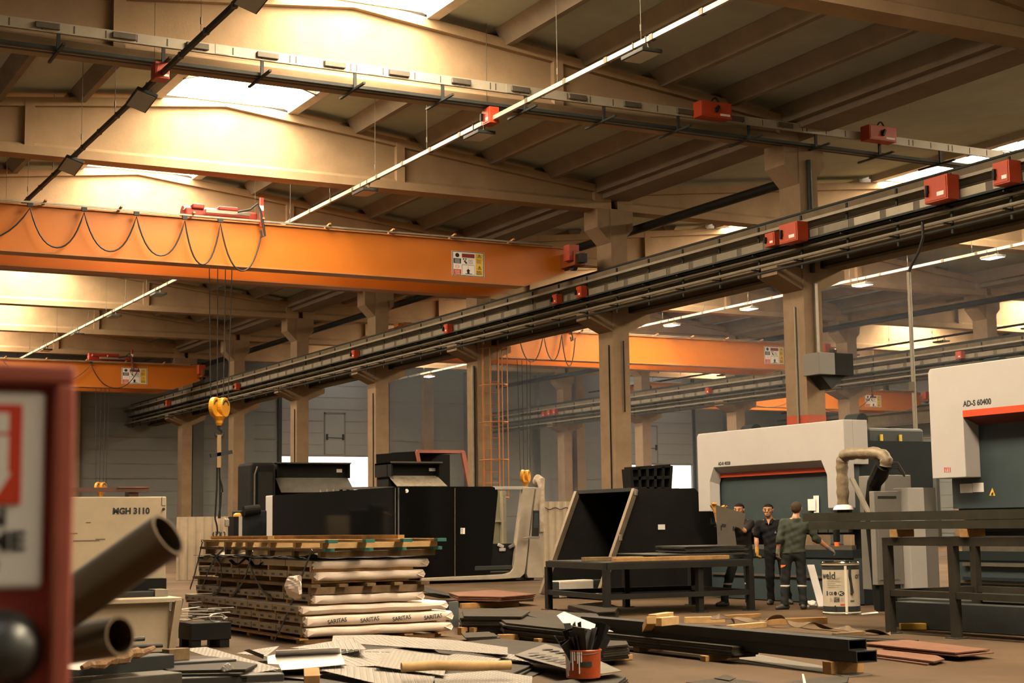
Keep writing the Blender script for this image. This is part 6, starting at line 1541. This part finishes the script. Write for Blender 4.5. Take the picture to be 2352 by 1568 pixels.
def person(label, base, pose, look):
    """pose: joints in (right in the photo, towards the photographer, up); look: clothing"""
    az = math.atan2(base.x, base.y); Rv = Vector((math.cos(az), -math.sin(az), 0)); Dv = Vector((-math.sin(az), -math.cos(az), 0)); fr = (base, Rv, Dv)
    r = thing('person', label, 'person', base)
    J = {k: V3(*v) for k, v in pose.items() if k not in ('face', 'chest')}; face = V3(*pose['face']); chest = unit(V3(*pose['chest']))
    side = np.cross(chest, V3(0, 0, 1))
    hp, H = head_prims(J['head'], face)
    body = list(hp); neck0 = J['neck']
    body.append((neck0, J['head'] + V3(0, 0, -.06) - unit(face) * .012, .058, .052, .03))
    for s in 'lr':
        sh, el, wr = J['sh' + s], J['el' + s], J['wr' + s]
        body += [(sh, el, .047, .039, .02), (el, el + (wr - el) * .35, .039, .041, .01), (el + (wr - el) * .35, wr, .041, .027, .01)]
        body += hand_prims(wr, J['hd' + s], J['hn' + s], pose_curl.get(label, .6), -1 if s == 'l' else 1)
        hip, kn, an = J['hip' + s], J['kn' + s], J['an' + s]
        body += [(hip, kn, .07, .05, .02), (kn, kn + (an - kn) * .35, .05, .055, .02), (kn + (an - kn) * .35, an, .055, .036, .02), (an, an + V3(0, 0, -.03), .036, .036, .01)]
    pel = (J['hipl'] + J['hipr']) / 2 + V3(0, 0, .06); shc = (J['shl'] + J['shr']) / 2
    mid = pel * .55 + shc * .45
    hw = np.linalg.norm(J['shl'] - J['shr']) / 2; sd = unit(J['shr'] - J['shl'])
    body += [(pel, mid, .07, .06, .03), (mid, shc + V3(0, 0, -.12), .06, .07, .03), (J['shl'], J['shr'], .045, .045, .02), (shc, neck0, .06, .056, .03)]
    for s in 'lr': body.append((neck0 + V3(0, 0, -.02), J['sh' + s] + V3(0, 0, -.01), .045, .04, .02))
    bo = skin_mesh('body', body, SKIN, r, fr)
    def torso(g, hem, slv, k_el):
        P = []
        for o in (-.075, 0, .075):
            P += [(pel + sd * o * 1.15 + V3(0, 0, hem - pel[2]), mid + sd * o * .95, .1 + g, .084 + g, .05), (mid + sd * o * .95, shc + sd * o * 1.25 + V3(0, 0, -.1), .083 + g, .095 + g, .06)]
        P += [(shc + V3(0, 0, -.05) - sd * hw * .5, shc + V3(0, 0, -.05) + sd * hw * .5, .07 + g, .07 + g, .05), (J['shl'] + V3(0, 0, -.03), J['shr'] + V3(0, 0, -.03), .05 + g, .05 + g, .04), (shc + V3(0, 0, -.02), neck0 + V3(0, 0, -.02), .07, .06, .03)]
        for s in 'lr': P.append((neck0 + V3(0, 0, -.035), J['sh' + s] + V3(0, 0, -.01), .052, .05, .035))
        for s in 'lr':
            sh, el, wr = J['sh' + s], J['el' + s], J['wr' + s]
            if slv <= 1: P.append((sh + V3(0, 0, -.012), sh + (el - sh) * slv, .053 + g, .055 + g, .035))
            else: P += [(sh + V3(0, 0, -.012), el, .053 + g, .048 + g, .035), (el, el + (wr - el) * (slv - 1), .052 + g, .05 + g, .02)]
        return P
    hem = look.get('hem', .92)
    wr_n = lambda X, Y, Z: .0045 * np.sin(31 * Z + 9 * X + 4 * np.sin(13 * X)) * np.sin(11 * X + 7 * Y + 2) + .003 * np.sin(55 * Z - 23 * X)
    cut = lambda X, Y, Z: np.maximum(hem - Z + .012 * np.sin(9 * X), (Z - (neck0[2] + look.get('collar', -.002))) if True else 0)
    so = skin_mesh('shirt', torso(.012, hem, look['sleeve'], 0), look['shirt'], r, fr, .009, cut, wr_n)
    # trousers
    T = []
    for s in 'lr':
        hip, kn, an = J['hip' + s], J['kn' + s], J['an' + s]
        T += [(hip + V3(0, 0, .06), kn, .097, .076, .05), (kn, an + V3(0, 0, .06), .076, .062, .04), (an + V3(0, 0, .06), an + V3(0, 0, .0), .064, .066, .02)]
    T += [(pel - sd * .06 + V3(0, 0, -.05), pel - sd * .06 + V3(0, 0, .05), .102, .098, .06), (pel + sd * .06 + V3(0, 0, -.05), pel + sd * .06 + V3(0, 0, .05), .102, .098, .06)]
    tn = lambda X, Y, Z: .005 * np.sin(38 * Z + 14 * X) * np.sin(17 * X + 11 * Z) + .006 * np.sin(60 * Z) * np.clip(.45 - Z, 0, .3)
    to = skin_mesh('trousers', T, look['trousers'], r, fr, .009, lambda X, Y, Z: np.maximum(.035 - Z, Z - .97), tn)
    if look.get('tape'):
        for s in 'lr':
            kn, an = J['kn' + s], J['an' + s]; p = kn + (an - kn) * .22; q = kn + (an - kn) * .31
            skin_mesh('reflective_band', [(p, q, .079, .077, .01)], REFLT, to, fr, .009, lambda X, Y, Z, p=p, q=q: np.maximum(Z - p[2], q[2] - Z))
    # shoes
    for s in 'lr':
        an = J['an' + s]; tw = unit(J['toe' + s] * V3(1, 1, 0)); b = an.copy(); b[2] = .045
        S = [(b - tw * .05, b + tw * .06, .046, .048, .02), (b + tw * .06, b + tw * .16 + V3(0, 0, -.012), .048, .036, .02), (b + V3(0, 0, .05), b, .047, .05, .02)]
        skin_mesh('shoe', S, SHOE, r, fr, .009, lambda X, Y, Z: .004 - Z)
    # gloves over the hands
    if look.get('glove'):
        for s in 'lr':
            wr = J['wr' + s]; G_ = hand_prims(wr, J['hd' + s], J['hn' + s], pose_curl.get(label, .6), -1 if s == 'l' else 1, .0028)
            G_.append((wr - unit(wr - J['el' + s]) * .05, wr + J['hd' + s] * .02, .036, .034, .02))
            skin_mesh('glove', G_, look['glove'], r, fr, .006)
    # hair: a cap over the skull, cut at the hairline
    up = V3(0, 0, 1); f = unit(face - up * (face @ up)); c = J['head']
    def hcut(X, Y, Z):
        a = (X - c[0]) * f[0] + (Y - c[1]) * f[1]; e = Z - c[2]; b = (X - c[0]) * -f[1] + (Y - c[1]) * f[0]
        line = np.where(a > .02, .058 - .25 * np.abs(b) * 0, .0 + np.clip((a + .02) * .9, -.06, .05))
        return np.maximum(line - e - .02 * (a < -.03), -1)
    ho = skin_mesh('hair', [(H(-.024, 0, .033), H(.010, 0, .04), .0885, .081, .03), (H(-.04, 0, -.01), H(-.03, 0, .02), .074, .08, .03)], look['hair'], r, fr, .007, hcut, lambda X, Y, Z: .0015 * np.sin(300 * X) * np.sin(280 * Y))
    W = lambda p: base + Rv * p[0] + Dv * p[1] + Vector((0, 0, p[2]))
    if look.get('face', True):
        for s in (-1, 1):
            MB().tube([W(H(.083, s * .033 - .008, .006)), W(H(.087, s * .033, .007)), W(H(.083, s * .033 + .008, .006))], .0065, 8).build('eye', mat('eye_dark', (.03, .02, .015), .3, var=0), bo)
            MB().tube([W(H(.088, s * .02, .027)), W(H(.09, s * .035, .031)), W(H(.082, s * .05, .026))], .0055, 6).build('eyebrow', HAIR, bo)
        MB().tube([W(H(.080, -.022, -.0625)), W(H(.0885, 0, -.0615)), W(H(.080, .022, -.0625))], .004, 6).build('mouth', mat('lip', (.28, .09, .06), .5, var=0), bo)
        if look.get('stubble'):
            skin_mesh('beard', [(q[0], q[1], q[2] + .0015, q[3] + .0015, q[4]) for q in hp[1:5]], mat('stubble', (.25, .12, .07), .8, var=.2, scale=60), bo, fr, .007,
                      lambda X, Y, Z: np.maximum(Z - (c[2] - .052), .03 - ((X - c[0]) * f[0] + (Y - c[1]) * f[1])))
    return r, W, so, to, J, fr
LM = 'man in black polo facing the camera, between the two other men'
LR = 'man in grey green sweater seen from behind, reaching toward the drum'
LL = 'man with face half hidden behind the steel plate he holds up'
pose_curl = {LM: .95, LR: .7, LL: 1.1}
b1 = oz(1775, 1388); b1.z = 0
rM, W_, so, to, J, fr = person(LM, b1, dict(
    head=(-.03, .05, 1.655), neck=(-.01, 0, 1.50), face=(-.18, 1, -.05), chest=(-.2, 1, 0),
    shl=(-.195, .0, 1.435), ell=(-.25, -.03, 1.17), wrl=(-.245, .08, .94), hdl=V3(.05, .15, -1), hnl=V3(-1, .2, 0),
    shr=(.19, -.02, 1.43), elr=(.25, -.08, 1.17), wrr=(.23, .02, .94), hdr=V3(0, .15, -1), hnr=V3(1, .2, 0),
    hipl=(-.02, 0, .90), knl=(-.035, .04, .49), anl=(-.03, .0, .09), toel=(-.25, 1, 0), hipr=(.17, -.02, .90), knr=(.22, .0, .49), anr=(.27, -.12, .09), toer=(.35, .9, 0)),
    dict(shirt=SHIRTK, sleeve=.78, hem=.89, trousers=TROUSK, hair=HAIR, glove=GLOVEY, stubble=True, collar=-.012))
# open collar and chest mark
for s in (-1, 1):
    MB().poly([W_(V3(-.02 + s * .055, .045, 1.515)), W_(V3(-.03 + s * .005, .112, 1.42)), W_(V3(-.03 + s * .055, .112, 1.425)), W_(V3(-.02 + s * .085, .06, 1.50))], .008).build('collar', SHIRTK, so)
MB().poly([W_(V3(-.058, .085, 1.50)), W_(V3(-.028, .121, 1.40)), W_(V3(.004, .085, 1.50))], .012).build('open_neck', SKIN, so)
MB().poly([W_(V3(.07, .135, 1.25)), W_(V3(.105, .13, 1.25)), W_(V3(.088, .134, 1.29))], .006).build('chest_mark', mat('mark_grey', (.25, .25, .25), .7, var=0), so)
b2 = oz(1828, 1399); b2.z = 0
rR, W_, so, to, J, fr = person(LR, b2, dict(
    head=(.07, -.02, 1.665), neck=(.05, .02, 1.51), face=(.25, -1, -.05), chest=(.1, -1, 0),
    shl=(-.16, .0, 1.445), ell=(-.225, .05, 1.17), wrl=(-.265, .0, .95), hdl=V3(0, -.2, -1), hnl=V3(-.8, .6, 0),
    shr=(.26, .0, 1.435), elr=(.36, -.02, 1.17), wrr=(.59, -.14, .99), hdr=V3(.75, -.3, -.5), hnr=V3(.4, .3, .85),
    hipl=(-.105, 0, .91), knl=(-.16, -.02, .49), anl=(-.18, .02, .09), toel=(-.75, .6, 0), hipr=(.10, 0, .91), knr=(.11, -.03, .49), anr=(.125, .0, .09), toer=(.15, -1, 0)),
    dict(shirt=SHIRTG, sleeve=1.18, hem=.93, trousers=TROUS, hair=HAIRG, glove=GLOVEG, tape=True, face=False))
MB().poly([W_(V3(-.22, .085, .735)), W_(V3(-.14, .105, .735)), W_(V3(-.155, .105, .715)), W_(V3(-.22, .085, .69))], .012).build('orange_flash', ORFLASH, to)
b3 = oz(1694, 1391); b3.z = 0
rL, W_, so, to, J, fr = person(LL, b3, dict(
    head=(.075, .04, 1.665), neck=(.09, 0, 1.51), face=(-.35, 1, -.1), chest=(-.25, 1, 0),
    shl=(-.09, .06, 1.45), ell=(-.27, .24, 1.36), wrl=(-.345, .27, 1.68), hdl=V3(-.1, .12, 1), hnl=V3(-.2, -1, .1),
    shr=(.27, -.02, 1.44), elr=(.16, .27, 1.30), wrr=(-.17, .28, 1.63), hdr=V3(-.35, .12, 1), hnr=V3(.1, -1, .1),
    hipl=(.02, 0, .90), knl=(-.13, .07, .49), anl=(-.22, .06, .09), toel=(-.8, .6, 0), hipr=(.2, -.02, .90), knr=(.21, .02, .49), anr=(.2, .0, .09), toer=(.05, 1, 0)),
    dict(shirt=SHIRTB, sleeve=.8, hem=.88, trousers=TROUS, hair=HAIR, glove=GLOVEY, tape=True))
# the plate he holds
pl = thing('steel_part', 'cut grey steel plate with slots, held upright by left man', 'steel part', b3 + fr[2] * .33)
yy = (b3 + fr[2] * .335)
dpt = (yy - CP).dot(FW)
def hp_(x, y): return od(x, y, dpt)
out = [(1644, 1159), (1664, 1165), (1712, 1179), (1707, 1215), (1689, 1209), (1687, 1216), (1692, 1252), (1648, 1250)]
MB().poly([hp_(*q) for q in out], .008, fr[2] * -.008).build('plate', mat('grey_cut_plate', (0.1292, 0.1122, 0.0918), .5, .4, var=.12), pl)
for q in ([(1658, 1202), (1668, 1204), (1667, 1211), (1657, 1210)], [(1655, 1206), (1658, 1206), (1658, 1218), (1655, 1217)]):
    MB().poly([hp_(*p) - FW * .003 for p in q], .002, FW * .002).build('slot', INK, pl)
MB().poly([hp_(1685 + 2.6 * math.cos(t), 1214 + 6 * math.sin(t)) - FW * .003 for t in np.linspace(0, 2 * PI, 16, endpoint=False)], .002, FW * .002).build('slot', INK, pl)
# ------------------------------------------------------------------ thin smoky haze hanging in the far bays
hm = bpy.data.materials.new('smoke_haze'); hm.use_nodes = True
nt = hm.node_tree; nt.nodes.remove(nt.nodes['Principled BSDF'])
vs = nt.nodes.new('ShaderNodeVolumeScatter'); vs.inputs['Color'].default_value = (.80, .88, 1.0, 1); vs.inputs['Density'].default_value = .0013; vs.inputs['Anisotropy'].default_value = .2
nt.links.new(vs.outputs[0], nt.nodes['Material Output'].inputs['Volume'])
hz = MB().box(23.4, 42.1, 29.0, 83.0, 1.2, 9.4).build('haze', hm)
tag(hz, 'thin bluish smoky haze hanging under the lit lamps of the next bay', 'haze', kind='stuff')
